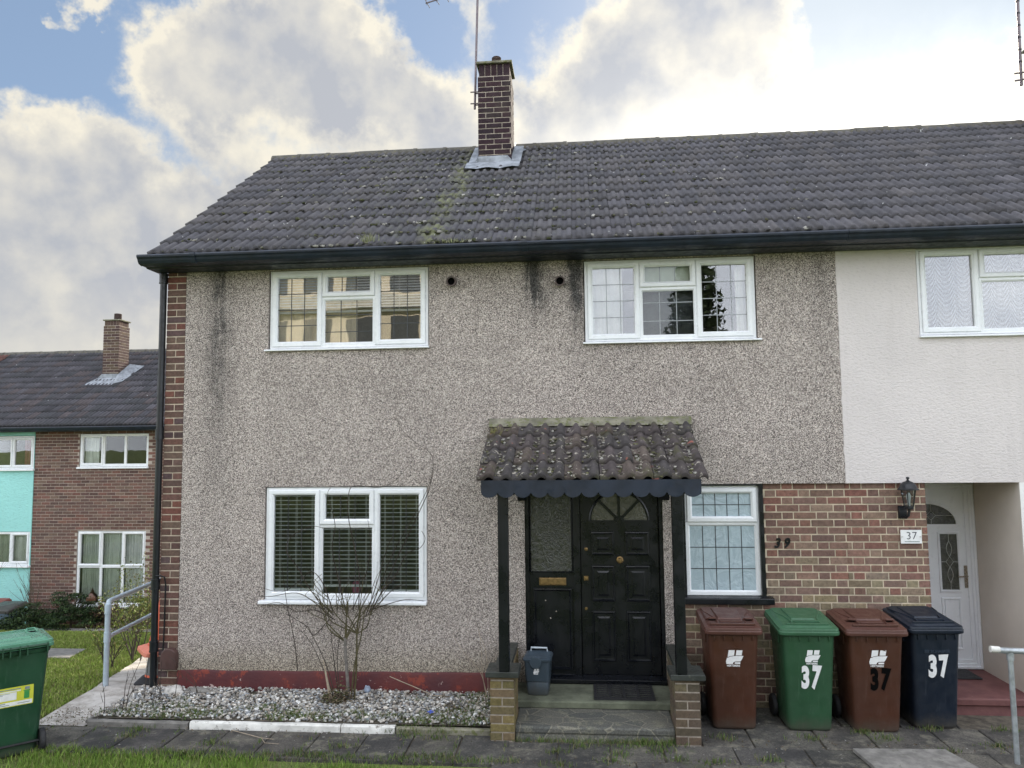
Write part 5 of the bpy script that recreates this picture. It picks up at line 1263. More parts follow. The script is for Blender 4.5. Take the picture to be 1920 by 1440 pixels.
rq(m, -.06, .135, Z1_-.022, Z1_-.014, .0012); rq(m, .02, .125, Z1_-.053, Z1_-.049, .0012); rq(m, .07, .13, Z1_-.062, Z1_-.058, .0012); rq(m, .05, .145, Z0_+.028, Z0_+.036, .0012); rq(m, .02, .14, Z0_+.014, Z0_+.020, .0012); rq(m, -.13, -.04, Z0_+.018, Z0_+.024, .0012); rq(m, -.125, -.09, Z0_+.130, Z0_+.155, .0012)
m.build('printed_text', M_TXT, so5)

# food caddy on the step
CDY = thing('food_caddy', 'small grey food waste caddy with raised pale handle by the black door', 'caddy', (4.095, -.27, .482), None, R(-4), world=False)
c = MB(); c.loft([rrect(.098, -.095, .095, .025, 0), rrect(.104, -.10, .10, .028, .01), rrect(.110, -.106, .106, .028, .115), rrect(.106, -.102, .104, .026, .122), rrect(.108, -.104, .105, .026, .128), rrect(.116, -.112, .114, .028, .132), rrect(.126, -.125, .124, .03, .315), rrect(.132, -.132, .128, .03, .322), rrect(.132, -.132, .128, .03, .335)])
c.build('body', M_CADDY, CDY, smooth=True)
c = MB(); c.loft([rrect(.136, -.138, .13, .03, .330), rrect(.138, -.14, .132, .03, .345), rrect(.130, -.13, .124, .03, .352, .362), rrect(.105, -.10, .10, .025, .356, .374), rrect(.095, -.09, .09, .02, .352, .370)])
c.lathe([(.055, -.006), (.060, 0), (.055, .008)], (-.01, -.138, .318), 20, Matrix.Rotation(R(90), 3, 'X'))
c.build('lid', M_CADDY, CDY, smooth=True)
MB().tube([(-.085, .10, .34), (-.078, .075, .405), (.078, .075, .405), (.085, .10, .34)], [.010, .010, .010, .010], 6).build('handle', M_CADDYH, CDY)
logo(CDY, -.005, -.119, .225, .060, M_WHITE_D, R(3.5))

# ================================================================== RAILS
HL = thing('handrail', 'grey painted tubular handrail beside the side path', 'handrail', (-.845, .40, gz(0, .4)))
MB().tube([(-.845, .40, .12), (-.845, .40, 1.12)], .030, 12).build('post', M_GREYP, HL, smooth=True)
MB().tube([(-.845, .40, 1.08), (-.846, .405, 1.15), (-.855, .43, 1.178), (-.87, .50, 1.18), (-1.30, 3.95, 1.18), (-1.30, 3.98, 1.12)], .028, 12).build('top_rail', M_GREYP, HL, smooth=True)
MB().tube([(-.845, .40, .785), (-1.30, 3.95, .785)], .022, 10).build('middle_rail', M_GREYP, HL, smooth=True)
MB().tube([(-1.30, 3.98, gz(0, 4)-.1), (-1.30, 3.98, 1.15)], .028, 12).build('post', M_GREYP, HL, smooth=True)
cl_ = MB()
for z_ in (.785, 1.10): cl_.tube([(-.845, .40, z_-.055), (-.845, .40, z_+.055)], .036, 12)
cl_.tube([(-.846, .41, .785), (-.853, .48, .785)], .029, 10)
cl_.build('clamp', M_GREYP, HL, smooth=True)
HR = thing('handrail', 'galvanised steel handrail with pale worn end at the right edge', 'handrail', (8.035, -1.2, .28))
MB().tube([(8.045, -1.2, .0), (8.040, -1.2, 1.15)], .021, 12).build('post', M_GALV, HR, smooth=True)
MB().tube([(7.90, -1.205, 1.186), (7.99, -1.205, 1.178), (9.2, -1.22, 1.15)], .024, 12).build('top_rail', M_GALV, HR, smooth=True)
MB().tube([(9.15, -1.22, .0), (9.15, -1.22, 1.15)], .021, 12).build('post', M_GALV, HR, smooth=True)
MB().tube([(8.040, -1.2, 1.10), (8.040, -1.2, 1.165)], .028, 12).build('clamp', M_GALV, HR, smooth=True)
MB().tube([(7.885, -1.205, 1.188), (7.955, -1.205, 1.184)], .0262, 12).build('end_cap', M_WPAINT, HR, smooth=True)

# ================================================================== AERIALS
M_AL = plain('aerial_metal', (.17, .14, .15), .5, .15, 20, metal=.5)
A1 = thing('tv_aerial', 'tall television aerial strapped to the main brick chimney', 'aerial', (3.135, 2.4, 7.69))
MB().tube([(3.135, 2.4, 7.69), (3.215, 2.4, 10.2)], .016, 8).build('mast', M_AL, A1, smooth=True)
MB().tube([(2.44, 2.33, 9.275), (3.60, 2.45, 9.66)], .010, 6).build('boom', M_AL, A1)
e = MB()
for k in range(9):
    t = k/8; x, y, z = 2.46+1.1*t, 2.332+.115*t, 9.282+.365*t; e.tube([(x-.02, y-.11, z+.012), (x+.02, y+.11, z-.012)], .005, 5); e.tube([(x, y, z-.035), (x-.012, y, z+.05)], .004, 5)
e.build('elements', M_AL, A1)
br = MB()
for z_ in (7.755, 7.925): MB().tube([(3.08, 2.36, z_), (3.23, 2.36, z_)], .009, 6).tube([(3.14, 2.43, z_+.01), (3.23, 2.43, z_+.01)], .009, 6).build('bracket', M_AL, A1)
A2 = thing('tv_aerial', 'banded aerial mast at the top right edge of the picture', 'aerial', (10.51, 2.4, 7.63))
MB().tube([(10.515, 2.4, 7.63), (10.575, 2.4, 10.4)], .020, 8).build('mast', M_AL, A2, smooth=True)
b_ = MB()
for k in range(12): z_ = 7.95+.17*k; b_.tube([(10.515+(z_-7.63)*.0217, 2.4, z_), (10.515+(z_-7.63)*.0217, 2.4, z_+.018)], .024, 8)
b_.build('band', M_BLACKP, A2)
br = MB()
for z_, dz in ((7.80, .05), (7.70, .06)): MB().tube([(10.44, 2.40, z_), (10.76, 2.44, z_+dz)], .011, 6).tube([(10.50, 2.36, z_-.01), (10.76, 2.40, z_+dz-.01)], .009, 6).build('bracket', M_AL, A2)

# ================================================================== CONES, SMALL THINGS
def cone(loc, label, lean, basemat, bodymat, sleeve, rz=0.3):
    t = thing('traffic_cone', label, 'traffic cone', loc, None, rz, world=False); t.rotation_euler = (lean[0], lean[1], rz)
    MB().loft([rrect(.20, -.20, .20, .05, 0), rrect(.205, -.205, .205, .05, .01), rrect(.200, -.20, .20, .05, .045), rrect(.15, -.15, .15, .07, .075), rrect(.135, -.135, .135, .08, .085)]).build('base', basemat, t, smooth=True)
    MB().lathe([(.130, .07), (.118, .12), (.040, .70), (.030, .715), (.0, .716)], (0, 0, 0), 24).build('cone_body', bodymat, t, smooth=True)
    if sleeve: MB().lathe([(.1225, .11), (.122, .112), (.0925, .325), (.092, .327)], (0, 0, 0), 24, caps=False).build('sleeve', M_GREYSL, t, smooth=True)
cone((-.405, .68, gz(0, .68)+.02), 'lower traffic cone with black base and grey band behind the downpipe', (0, 0), M_RUBBER, M_ORANGE, True, .25)
cone((-.39, .69, gz(0, .68)+.36), 'upper faded orange traffic cone stacked over the other cone', (R(2), R(4)), M_PINKO, M_ORANGE, False, .75)
def rockm(name, loc, s, label, mat=M_ROCK, seed=0):
    import bmesh
    bm = bmesh.new(); bmesh.ops.create_icosphere(bm, subdivisions=3, radius=1)
    for v in bm.verts:
        n_ = 1+.35*mnoise.noise((v.co.x*1.3+seed, v.co.y*1.3, v.co.z*1.3)); v.co = Vector((v.co.x*s[0]*n_, v.co.y*s[1]*n_, v.co.z*s[2]*n_))
    me = bpy.data.meshes.new(name); bm.to_mesh(me); bm.free(); o = link(name, me, mat, None, True); o.location = loc; tag(o, label, 'rock'); return o
rockm('rock', (.27, -.16, .39), (.11, .07, .055), 'pale rock at the foot of the brick corner', seed=3)
rockm('rock', (.50, -.13, .375), (.15, .05, .04), 'flat greenish grey rock leaning on the red plinth', M_CONC, seed=8)
rockm('rock', (2.305, -.05, .40), (.035, .03, .045), 'small bluish stone against the red plinth behind the shrub', plain('blue_stone', (.28, .33, .42), .8, .3, 20), seed=12)
fl_ = MB()
for _ in range(26): a, q = rng.uniform(0, 6.28), rng.uniform(0, .028); fl_.lathe([(.006, 0), (.008, .004), (0, .006)], (3.088+q*math.cos(a), -.63+q*math.sin(a), .385+rng.uniform(0, .02)), 6)
tag(fl_.build('flower', M_BLUEF), 'small clump of blue flowers in the weeds of the gravel bed', 'flower')
tag(MB().tube([(1.27, -.93, .296), (1.63, -1.098, .296), (1.70, -1.19, .29), (1.84, -1.21, .292)], [.004, .0035, .003, .002], 5).tube([(1.62, -1.095, .296), (1.75, -1.12, .296)], .0025, 5).build('twig', M_TWIGL, smooth=True), 'dry pale forked twig lying on the paving', 'twig')
tag(MB().tube([(2.56, -.12, .56), (2.70, -.16, .52), (2.85, -.14, .455), (3.02, -.18, .40), (3.22, -.16, .385)], [.004, .005, .005, .004, .002], 5).build('twig', M_TWIGL, smooth=True), 'long pale dead stem lying over the gravel against the plinth', 'twig')

# ================================================================== PLANTS
def twig_tree(mb, p, d, L, r_, depth, rg, spread=.5, up=.15, nch=3, seg=5, wobble=.25, shrink=.68):
    pts = [Vector(p)]; rad = [r_]; d = Vector(d).normalized(); n = 5
    for i in range(n):
        d = (d+Vector((rg.uniform(-1, 1), rg.uniform(-.6, .6), rg.uniform(-1, 1)))*wobble*.3+Vector((0, 0, up*.2))).normalized()
        pts.append(pts[-1]+d*L/n); rad.append(r_*(1-.55*(i+1)/n))
    mb.tube(pts, rad, seg)
    if depth > 0:
        for k in range(nch):
            i = rg.randint(2, n); q = pts[i]; dd = (d+Vector((rg.uniform(-1, 1), rg.uniform(-.5, .5), rg.uniform(-.5, .9)))*spread).normalized()
            twig_tree(mb, q, dd, L*shrink*rg.uniform(.7, 1.2), rad[i]*.72, depth-1, rg, spread, up, nch, max(seg-1, 4), wobble, shrink)
def smooth_path(pts, n=6):
    P = [Vector(p) for p in pts]; out = []
    for i in range(len(P)-1):
        a, b, c, d = P[max(i-1, 0)], P[i], P[i+1], P[min(i+2, len(P)-1)]
        for k in range(n):
            t = k/n; out.append(.5*((2*b)+(c-a)*t+(2*a-5*b+4*c-d)*t*t+(3*b-a-3*c+d)*t*t*t))
    out.append(P[-1]); return out
def whip(mb, pts, r0_, r1_, seg=5):
    sp_ = smooth_path(pts); n = len(sp_); mb.tube(sp_, [r0_+(r1_-r0_)*i/(n-1) for i in range(n)], seg)
BS = thing('bare_shrub', 'leafless climbing shrub with long thin whips in front of the ground floor window', 'shrub', (2.15, -.27, .37))
rg = random.Random(77)
tk = MB(); whip(tk, [(2.18, -.27, .34), (2.165, -.27, .55), (2.145, -.27, .80), (2.135, -.27, .98)], .019, .014, 8); tk.build('trunk', plain('grey_bark', (.16, .145, .13), .85, .25, 25), BS, smooth=True)
tk = MB(); whip(tk, [(2.225, -.25, .34), (2.245, -.25, .60), (2.255, -.26, .85), (2.26, -.26, 1.10), (2.30, -.26, 1.28)], .011, .008, 7); whip(tk, [(2.20, -.26, .36), (2.235, -.27, .7), (2.30, -.26, 1.0), (2.33, -.25, 1.25)], .009, .006, 6); tk.build('second_stem', M_GREENBARK, BS, smooth=True)
tw = MB()
for k in range(11):
    a = -.60+1.20*(k+.5)/11+rg.uniform(-.16, .16); xb = 2.135+.05*rg.uniform(-1, 1)
    top = (2.15+a*.62, -.24+rg.uniform(-.10, .08), 1.30+rg.uniform(-.06, .08))
    p0 = (2.135, -.27, .96-.04*rg.random()) if rg.random() < .7 else (2.26, -.26, 1.02)
    mid = (p0[0]+(top[0]-p0[0])*rg.uniform(.35, .95), -.26+rg.uniform(-.05, .05), p0[2]+(top[2]-p0[2])*rg.uniform(.25, .6))
    m2 = ((mid[0]+top[0])/2+rg.uniform(-.04, .04), -.25, (mid[2]+top[2])/2+rg.uniform(-.03, .03))
    whip(tw, [p0, mid, m2, top], .0075, .003, 5)
    for q in range(3):
        b_ = Vector(mid).lerp(Vector(top), rg.uniform(.1, 1)); L = rg.uniform(.12, .34)
        whip(tw, [b_, b_+Vector((a*.25+rg.uniform(-.08, .08), rg.uniform(-.05, .03), L*.6)), b_+Vector((a*.35+rg.uniform(-.14, .14), rg.uniform(-.06, .04), L))], .0042, .002, 4)
tw.build('branches', M_GREENBARK, BS, smooth=True)
wp = MB(); Yw = -.14
LONG = [[(2.38, -.22, 1.20), (2.52, Yw, 1.50), (2.70, Yw, 1.88), (2.86, Yw, 2.20), (2.98, Yw, 2.47), (3.01, -.08, 2.70), (2.97, -.07, 2.84), (2.80, -.06, 2.96), (2.66, -.06, 3.10), (2.60, -.06, 3.26)],
        [(2.36, -.22, 1.20), (2.46, Yw-.04, 1.45), (2.60, Yw-.03, 1.80), (2.78, Yw-.02, 2.12), (2.93, Yw, 2.40), (3.0, -.09, 2.60)], [(2.34, -.24, 1.18), (2.44, -.2, 1.5), (2.56, -.18, 1.9), (2.66, -.16, 2.05)],
        [(2.26, -.22, 1.25), (2.24, Yw, 1.60), (2.17, Yw, 1.95), (2.12, Yw, 2.20), (2.13, Yw, 2.45), (2.20, -.09, 2.50), (2.42, -.07, 2.48), (2.6, -.06, 2.55), (2.80, -.06, 2.78)],
        [(2.12, -.22, 1.25), (2.03, Yw, 1.50), (1.95, Yw, 1.85), (1.98, Yw, 2.10), (1.90, Yw, 2.4), (1.91, -.09, 2.48)], [(2.20, -.22, 1.25), (2.30, Yw, 1.55), (2.36, Yw, 1.85), (2.33, Yw, 2.15)],
        [(2.00, -.24, 1.22), (1.88, -.2, 1.50), (1.74, -.16, 1.62), (1.60, -.12, 1.52), (1.40, -.10, 1.40), (1.15, -.1, 1.45)], [(2.02, -.24, 1.15), (1.80, -.22, 1.24), (1.60, -.2, 1.22), (1.40, -.16, 1.30), (1.20, -.12, 1.26)],
        [(1.95, -.24, 1.20), (1.78, -.2, 1.32), (1.58, -.16, 1.40), (1.30, -.14, 1.36), (1.14, -.1, 1.35)], [(2.0, -.24, 1.2), (1.76, -.2, 1.42), (1.60, -.18, 1.66), (1.46, -.16, 1.85), (1.54, -.14, 2.0), (1.72, -.12, 2.08), (1.84, -.1, 2.06)],
        [(2.40, -.22, 1.25), (2.55, -.2, 1.30), (2.74, -.18, 1.345), (2.92, -.16, 1.33)], [(2.38, -.22, 1.22), (2.50, -.2, 1.42), (2.64, -.16, 1.60), (2.74, -.14, 1.80), (2.88, -.14, 1.86), (2.93, -.12, 1.95), (2.89, -.1, 2.03)],
        [(2.42, -.2, 1.26), (2.60, -.16, 1.44), (2.72, -.14, 1.50)], [(1.95, -.2, 1.15), (1.78, -.18, .98), (1.70, -.16, 1.06), (1.45, -.12, 1.18)]]
for P in LONG: whip(wp, P, .0058, .0022, 5)
for k in range(11):
    x = rg.uniform(1.85, 2.5); L = rg.uniform(.15, .70); s_ = (x-2.15)*.5
    whip(wp, [(x, -.22, 1.24), (x+s_*.4+rg.uniform(-.05, .05), -.18, 1.24+L*.5), (x+s_+rg.uniform(-.12, .12), -.16, 1.24+L)], .0035, .0012, 4)
wp.build('long_whips', M_TWIG, BS, smooth=True)
lw = MB()
for P in ([(2.03, -.3, .42), (1.93, -.3, .66), (1.78, -.26, .92), (1.62, -.2, 1.05)], [(2.05, -.3, .40), (1.96, -.3, .70), (1.80, -.26, .98), (1.66, -.2, 1.12)], [(2.08, -.28, .40), (2.02, -.26, .75), (1.98, -.25, 1.05), (2.0, -.25, 1.2)], [(2.10, -.3, .4), (2.06, -.28, .8), (2.10, -.26, 1.1)], [(1.58, -.1, .60), (1.54, -.1, .9), (1.46, -.12, 1.3), (1.40, -.12, 1.7)]):
    whip(lw, P, .006, .002, 5)
lw.build('side_shoots', M_TWIG, BS, smooth=True)
MB().tube([(2.03, -.36, .36), (2.00, -.36, .50), (1.94, -.35, .78)], [.028, .014, .006], 8).build('cut_stump', M_TWIGL, BS, smooth=True)
pp = []
for _ in range(620):
    a = rg.uniform(0, 6.28); q = rg.random()**.5; bz = .20*(.55+.9*mnoise.noise((math.cos(a)*1.5, math.sin(a)*1.5, 4))+.3); pp.append(((2.07+.15*q*math.cos(a)+.02*rg.gauss(0, 1), -.33+.10*q*math.sin(a), .37+max(.03, bz)*rg.random()*(1-.5*q)), None))
clumps('dead_foliage', M_MOSS, BS, pp, 4, [(.13, .10, .065), (.20, .155, .10), (.08, .06, .04), (.10, .11, .045)], .005, .013, .35, kindstuff=False)
SP = thing('dry_plant', 'thin dry leafless plant between the gravel bed and the left brick pier', 'plant', (3.55, -.1, .37))
d_ = MB()
for P in ([(3.56, -.12, .35), (3.52, -.12, .60), (3.50, -.12, .95), (3.46, -.12, 1.10)], [(3.57, -.12, .35), (3.50, -.14, .62), (3.33, -.14, .82), (3.22, -.14, .98)], [(3.58, -.14, .35), (3.56, -.14, .8), (3.48, -.14, 1.02)], [(3.58, -.2, .35), (3.62, -.22, .55), (3.66, -.25, .62)], [(3.60, -.3, .35), (3.55, -.4, .50), (3.50, -.5, .40)], [(3.60, -.25, .4), (3.62, -.5, .58), (3.6, -.7, .50)]):
    whip(d_, P, .004, .0015, 5)
d_.build('stems', M_TWIGL, SP, smooth=True)
SL = thing('dry_plant', 'row of bare upright stems growing along the edge of the side path', 'plant', (0, -.7, .33))
d_ = MB()
for x, y, L, ln in ((-.10, -.76, .34, -.03), (.05, -.70, .42, .05), (.07, -.68, .55, .16), (.02, -.60, .25, .1), (.30, -.55, .30, -.03), (.33, -.52, .38, -.05), (.22, -.35, .42, .02), (.36, -.30, .36, .06), (.10, -.42, .5, .05), (.62, -.3, .30, -.25), (.55, -.2, .42, -.32)):
    whip(d_, [(x, y, .33), (x+ln*.2+.01, y, .33+L*.5), (x+ln, y, .33+L)], .0042, .0015, 5)
    for _ in range(2): q = rg.uniform(.3, .8); whip(d_, [(x+ln*q, y, .33+L*q), (x+ln*q+rg.uniform(-.06, .06), y, .33+L*q+rg.uniform(.04, .12))], .0025, .001, 4)
d_.build('stems', M_TWIG, SL, smooth=True)
def leaves(name, parent, pts, size, cols, seed, flat=0., mat=M_LEAF):
    g = np.random.default_rng(seed); P = np.array(pts); n = len(P)
    N = g.normal(size=(n, 3)); N[:, 2] += flat; N /= np.linalg.norm(N, axis=1)[:, None]
    U = np.cross(N, g.normal(size=(n, 3))); U /= np.linalg.norm(U, axis=1)[:, None]; W_ = np.cross(N, U); s = g.uniform(size[0], size[1], n)[:, None]
    V = np.stack((P-U*s, P+W_*s*.45, P+U*s, P-W_*s*.45), 1).reshape(-1, 3); F = np.arange(4*n).reshape(-1, 4)
    C = np.array(cols)[g.integers(len(cols), size=n)]*g.uniform(.65, 1.35, (n, 1))
    return np_mesh(name, V, F, mat, parent, C)
YG = [(.15, .20, .035), (.22, .25, .05), (.10, .15, .03), (.20, .18, .06)]
def sparse_shrub(x, y, h, label, seed, n=420, wdt=.5, cols=YG, group='sparse shrubs behind the handrail', name='shrub', dep=3):
    rg = random.Random(seed); z = gz(x, y); t = thing(name, label, 'shrub', (x, y, z), group)
    m = MB()
    for k in range(5): twig_tree(m, (x+rg.uniform(-.08, .08), y+rg.uniform(-.08, .08), z), (rg.uniform(-.45, .45), rg.uniform(-.3, .3), 1), h*.62, .010, dep-1, rg, .7, .3, 3, 5, .4)
    o = m.build('stems', M_TWIG, t); pts = []
    vs = [v for v in m.v if v[2] > z+h*.25]
    for _ in range(n): v = rg.choice(vs); pts.append((v[0]+rg.gauss(0, .035), v[1]+rg.gauss(0, .035), v[2]+rg.gauss(0, .03)))
    if n: leaves('foliage', t, pts, (.012, .026), cols, seed)
sparse_shrub(-1.95, 2.75, 1.15, 'yellow green sparse shrub closest to the corner, reaching up beside the downpipe', 1, 900)
sparse_shrub(-2.45, 3.6, 1.1, 'sparse twiggy shrub seen between the two rails, behind the handrail post', 2, 700)
sparse_shrub(-2.35, 4.9, 1.2, 'sparse leafy shrub below the lower window of the far brick house', 3, 800)
sparse_shrub(-1.75, 1.9, .55, 'low weedy shrub at the edge of the side path, by the rail post', 4, 350)
def evergreen(x, y, wx, wy, h, label, seed, cols, n=9000, name='evergreen_shrub'):
    rg = random.Random(seed); z0 = gz(x, y); t = thing(name, label, 'shrub', (x, y, z0), None)
    m = MB(); twig_tree(m, (x, y, z0-.05), (0, 0, 1), h*.7, .03, 2, rg, .9, .2, 4); m.build('trunk', M_BARK, t)
    pts = []; sprays = [(rg.uniform(-1, 1), rg.uniform(-1, 1), rg.random()) for _ in range(90)]
    for sx_, sy_, sz_ in sprays:
        q = math.hypot(sx_, sy_)
        if q > 1: continue
        top = h*(1-.75*q*q)*(.75+.35*mnoise.noise((sx_*2+seed, sy_*2, 0))+.2); zc = top*(.25+.8*sz_)
        cx_, cy_ = x+sx_*wx, y+sy_*wy; rr2 = .16*wx/.6
        for _ in range(n//90):
            a = rg.uniform(0, 6.28); u = rg.random()**.6; pts.append((cx_+rr2*u*math.cos(a), cy_+rr2*u*math.sin(a), z0+zc+.06*(1-u*u)+rg.gauss(0, .015)))
    leaves('foliage', t, pts, (.014, .032), cols, seed, 1.2)
EG = [(.020, .042, .014), (.030, .060, .018), (.014, .028, .012), (.045, .075, .020)]
evergreen(-8.25, 8.75, .75, .5, .62, 'low dark evergreen shrub beside the blue storage box', 5, EG, 12000)
evergreen(-7.35, 9.0, .75, .5, .85, 'taller dark evergreen shrub under the brick wall left of the big window', 6, EG, 15000)
evergreen(-6.5, 9.1, .45, .35, .62, 'small reddish brown shrub under the big window of the far house', 7, [(.07, .035, .025), (.05, .03, .02), (.09, .06, .03)], 5000)
evergreen(-5.6, 8.9, .5, .4, .8, 'yellow green bushy shrub at the far wall next to the downpipe', 8, YG, 6000)
rg = random.Random(5)
for x, y, h, lb in ((-9.75, 8.9, 1.5, 'bare branching sapling in front of the turquoise wall'), (-8.45, 9.25, 1.15, 'bare upright sapling in front of the far brick wall')):
    t = thing('sapling', lb, 'sapling', (x, y, gz(x, y)), 'bare saplings by the far houses'); m = MB()
    for k in range(3): twig_tree(m, (x+rg.uniform(-.1, .1), y, gz(x, y)), (rg.uniform(-.3, .4), 0, 1), h*.75, .016, 2, rg, .6, .3, 3)
    m.build('branches', M_BARK, t)

# ================================================================== FAR HOUSES
YF = 9.6
def far_window(parent, x0, x1, z0, z1, cells, dark=M_GLASS_DK):
    return window(parent, x0, x1, z0, z1, YF+.02, cells, sill=(x0-.04, x1+.03, YF-.05, .05), glass=dark, fw=.04, sw=.05)
HB = thing('brick_house', 'far brown brick house with white windows and a chimney, left of the corner', 'house', (-6.5, YF, -1.35))
UW = (-7.70, -5.92, 2.475, 3.30); LW = (-7.68, -5.93, -.85, .945)
XB0, XB1 = -8.86, -1.2
m = MB(); wall_sheet(m, XB0, XB1, -1.6, 3.42, YF+.004, [UW, LW]); m.add([(XB1, YF, -1.6), (XB1, YF+6, -1.6), (XB1, YF+6, 3.4), (XB1, YF+3.2, 5.6), (XB1, YF, 3.4)], [(0, 1, 2, 3, 4)])
m.build('wall', plain('far_mortar', (.42, .36, .31), .95), HB)
b = MB(); brick_face(b, XB0, -1.2, -1.575, 3.40, YF+.004, 'stretcher', PAL_FAR, [UW, LW], proud=.007); b.build('brickwork', M_BRICK, HB)
far_window(HB, UW[0]+.01, UW[1]-.01, UW[2]+.02, UW[3]-.01, [(-7.66, -7.09, 2.53, 3.26, 'sash'), (-7.08, -6.53, 2.53, 3.26, 'fixed'), (-6.52, -5.96, 2.53, 3.26, 'fixed')])
far_window(HB, LW[0]+.01, LW[1]-.01, LW[2]+.02, LW[3]-.01, [(-7.64, -7.07, .10, .91, 'sash'), (-7.06, -6.52, .10, .91, 'fixed'), (-6.51, -5.96, .10, .91, 'sash'), (-7.64, -7.07, -.80, .08, 'fixed'), (-7.06, -6.52, -.80, .08, 'fixed'), (-6.51, -5.96, -.80, .08, 'fixed')])
PTF = [(.062, .060, .070), (.072, .068, .078), (.055, .055, .062), (.078, .066, .070)]
FY0, FZ0, FY1, FZ1 = YF-.35, 3.49, YF+3.2, 5.76
def frz(y): return FZ0+(y-FY0)*(FZ1-FZ0)/(FY1-FY0)
ft = tiles('roof', M_TILEF, HB, XB0, XB1, FY0, FZ0, FY1, FZ1, 13, .2069, prof49(), .040, PTF, 31)
ridge(ft, XB0, XB1, M_RIDGE, FY1, FZ1-.07, .12)
GPF = [(YF+y, z-1.505) for y, z in GP]
MB().prismx(GPF, XB0, XB1).build('gutter', M_GUT, HB)
MB().add([(XB0, FY0, FZ0-.02), (XB1, FY0, FZ0-.02), (XB1, FY1, FZ1-.03), (XB0, FY1, FZ1-.03), (XB1, YF+6.7, FZ0), (XB0, YF+6.7, FZ0)], [(0, 1, 2, 3), (3, 2, 4, 5)]).build('roof_deck', plain('roof_underlay', (.05, .05, .055), .9), HB)
c2 = chimney(HB, -8.28, -7.83, 11.25, 11.72, 4.6, 6.26, 6.43, (.10, .19, -8.03, 11.48), [(.075, .045, .042), (.09, .058, .048), (.11, .078, .055)], M_LEAD)
f = MB(); f.add([(-8.62, 10.95, frz(10.95)+.05), (-7.80, 10.95, frz(10.95)+.05), (-7.80, 11.24, frz(11.24)+.07), (-8.40, 11.24, frz(11.24)+.07), (-8.28, 11.235, frz(11.24)+.18), (-7.83, 11.235, frz(11.24)+.18)], [(0, 1, 2, 3), (3, 2, 5, 4)])
f.add([(-7.80, 10.98, frz(10.98)+.06), (-7.60, 11.10, frz(11.1)+.05), (-7.45, 11.85, frz(11.85)+.06), (-7.82, 11.75, frz(11.75)+.17), (-7.82, 11.2, frz(11.2)+.17)], [(0, 1, 2, 3, 4)]); f.build('lead_flashing', M_LEAD, c2)
curtain(-7.62, -7.25, 2.5, 3.27, YF+.12, M_CURT_W, 'pale curtain at the left of the upper window in the far brick house', .02, 26, seed=21)
for k, (a, b_, mt_) in enumerate(((-7.62, -7.12, M_CURT_G), (-7.05, -6.56, M_CURT_G), (-6.50, -5.98, M_CURT_W))):
    curtain(a, b_, -.80, .90, YF+.13, mt_, ['grey green curtain in the left panes of the far lower window', 'grey green curtain in the middle panes of the far lower window', 'pale curtain in the right panes of the far lower window'][k], .022, 30, seed=30+k)
tag(MB().lathe([(.10, -.80), (.14, -.72), (.12, -.62), (.05, -.55), (.03, -.50), (.012, -.46), (0, -.42)], (-7.30, YF+.09, 0), 14).build('ornament', plain('copper_brown', (.12, .05, .025), .4), smooth=True), 'round brown ornament on the sill inside the far lower window', 'ornament')
HT = thing('turquoise_house', 'far house with turquoise rendered front at the left edge', 'house', (-10.5, YF, -1.35))
UT = (-11.0, -8.835, 2.44, 3.27); LT = (-10.6, -8.83, .10, .93)
m = MB(); wall_sheet(m, -15.5, XB0, -1.6, 3.42, YF-.02, [(UT[0], UT[1]-.03, UT[2], UT[3]), (LT[0], LT[1]-.05, LT[2], LT[3])]); m.add([(XB0, YF-.02, -1.6), (XB0, YF+.02, -1.6), (XB0, YF+.02, 3.42), (XB0, YF-.02, 3.42)], [(0, 1, 2, 3)]); m.build('wall', M_TEAL, HT)
window(HT, UT[0]+.01, UT[1]-.035, UT[2]+.02, UT[3]-.01, YF-.01, [(-10.95, -9.96, 2.50, 3.22, 'fixed'), (-9.95, -9.44, 2.50, 3.22, 'sash'), (-9.43, -8.90, 2.50, 3.22, 'sash')], sill=(UT[0], UT[1], YF-.08, .05), glass=M_GLASS_DK, fw=.04, sw=.05)
window(HT, LT[0]+.01, LT[1]-.055, LT[2]+.02, LT[3]-.01, YF-.01, [(-10.55, -9.95, .16, .89, 'fixed'), (-9.94, -9.40, .16, .89, 'fixed'), (-9.38, -8.92, .16, .89, 'sash')], sill=(LT[0], LT[1]-.02, YF-.08, .05), glass=M_GLASS_DK, fw=.04, sw=.05)
tt = tiles('roof', M_TILEF, HT, -12.10, XB0, FY0, FZ0, FY1, FZ1, 13, .2025, prof49(), .040, PTF, 32); ridge(tt, -12.1, XB0, M_RIDGE, FY1, FZ1-.07, .12)
MB().prismx(GPF, -15.5, XB0).build('gutter', M_GUT, HT)
MB().add([(-15.5, FY0, FZ0-.02), (XB0, FY0, FZ0-.02), (XB0, FY1, FZ1-.03), (-15.5, FY1, FZ1-.03), (XB0, YF+6.7, FZ0), (-15.5, YF+6.7, FZ0)], [(0, 1, 2, 3), (3, 2, 4, 5)]).build('roof_deck', plain('roof_underlay', (.05, .05, .055), .9), HT)
HRD = thing('red_roofed_house', 'sliver of a further house with red brown roof tiles at the left edge', 'house', (-13.8, YF, -1.35))
rr_ = tiles('roof', M_TILEF, HRD, -15.5, -12.10, FY0, FZ0, FY1, FZ1, 13, .2069, prof49(), .028, [(.14, .065, .055), (.12, .06, .05)], 33); ridge(rr_, -15.5, -12.1, M_RIDGE, FY1, FZ1-.07, .12)
curtain(-9.40, -8.93, .14, .90, YF+.10, M_CURT_W, 'pale curtain in the right pane of the lower window in the turquoise wall', .02, 30, seed=41)
curtain(-10.3, -9.45, .14, .90, YF+.10, M_CURT_G, 'grey curtain in the left pane of the lower window in the turquoise wall', .02, 30, seed=42)
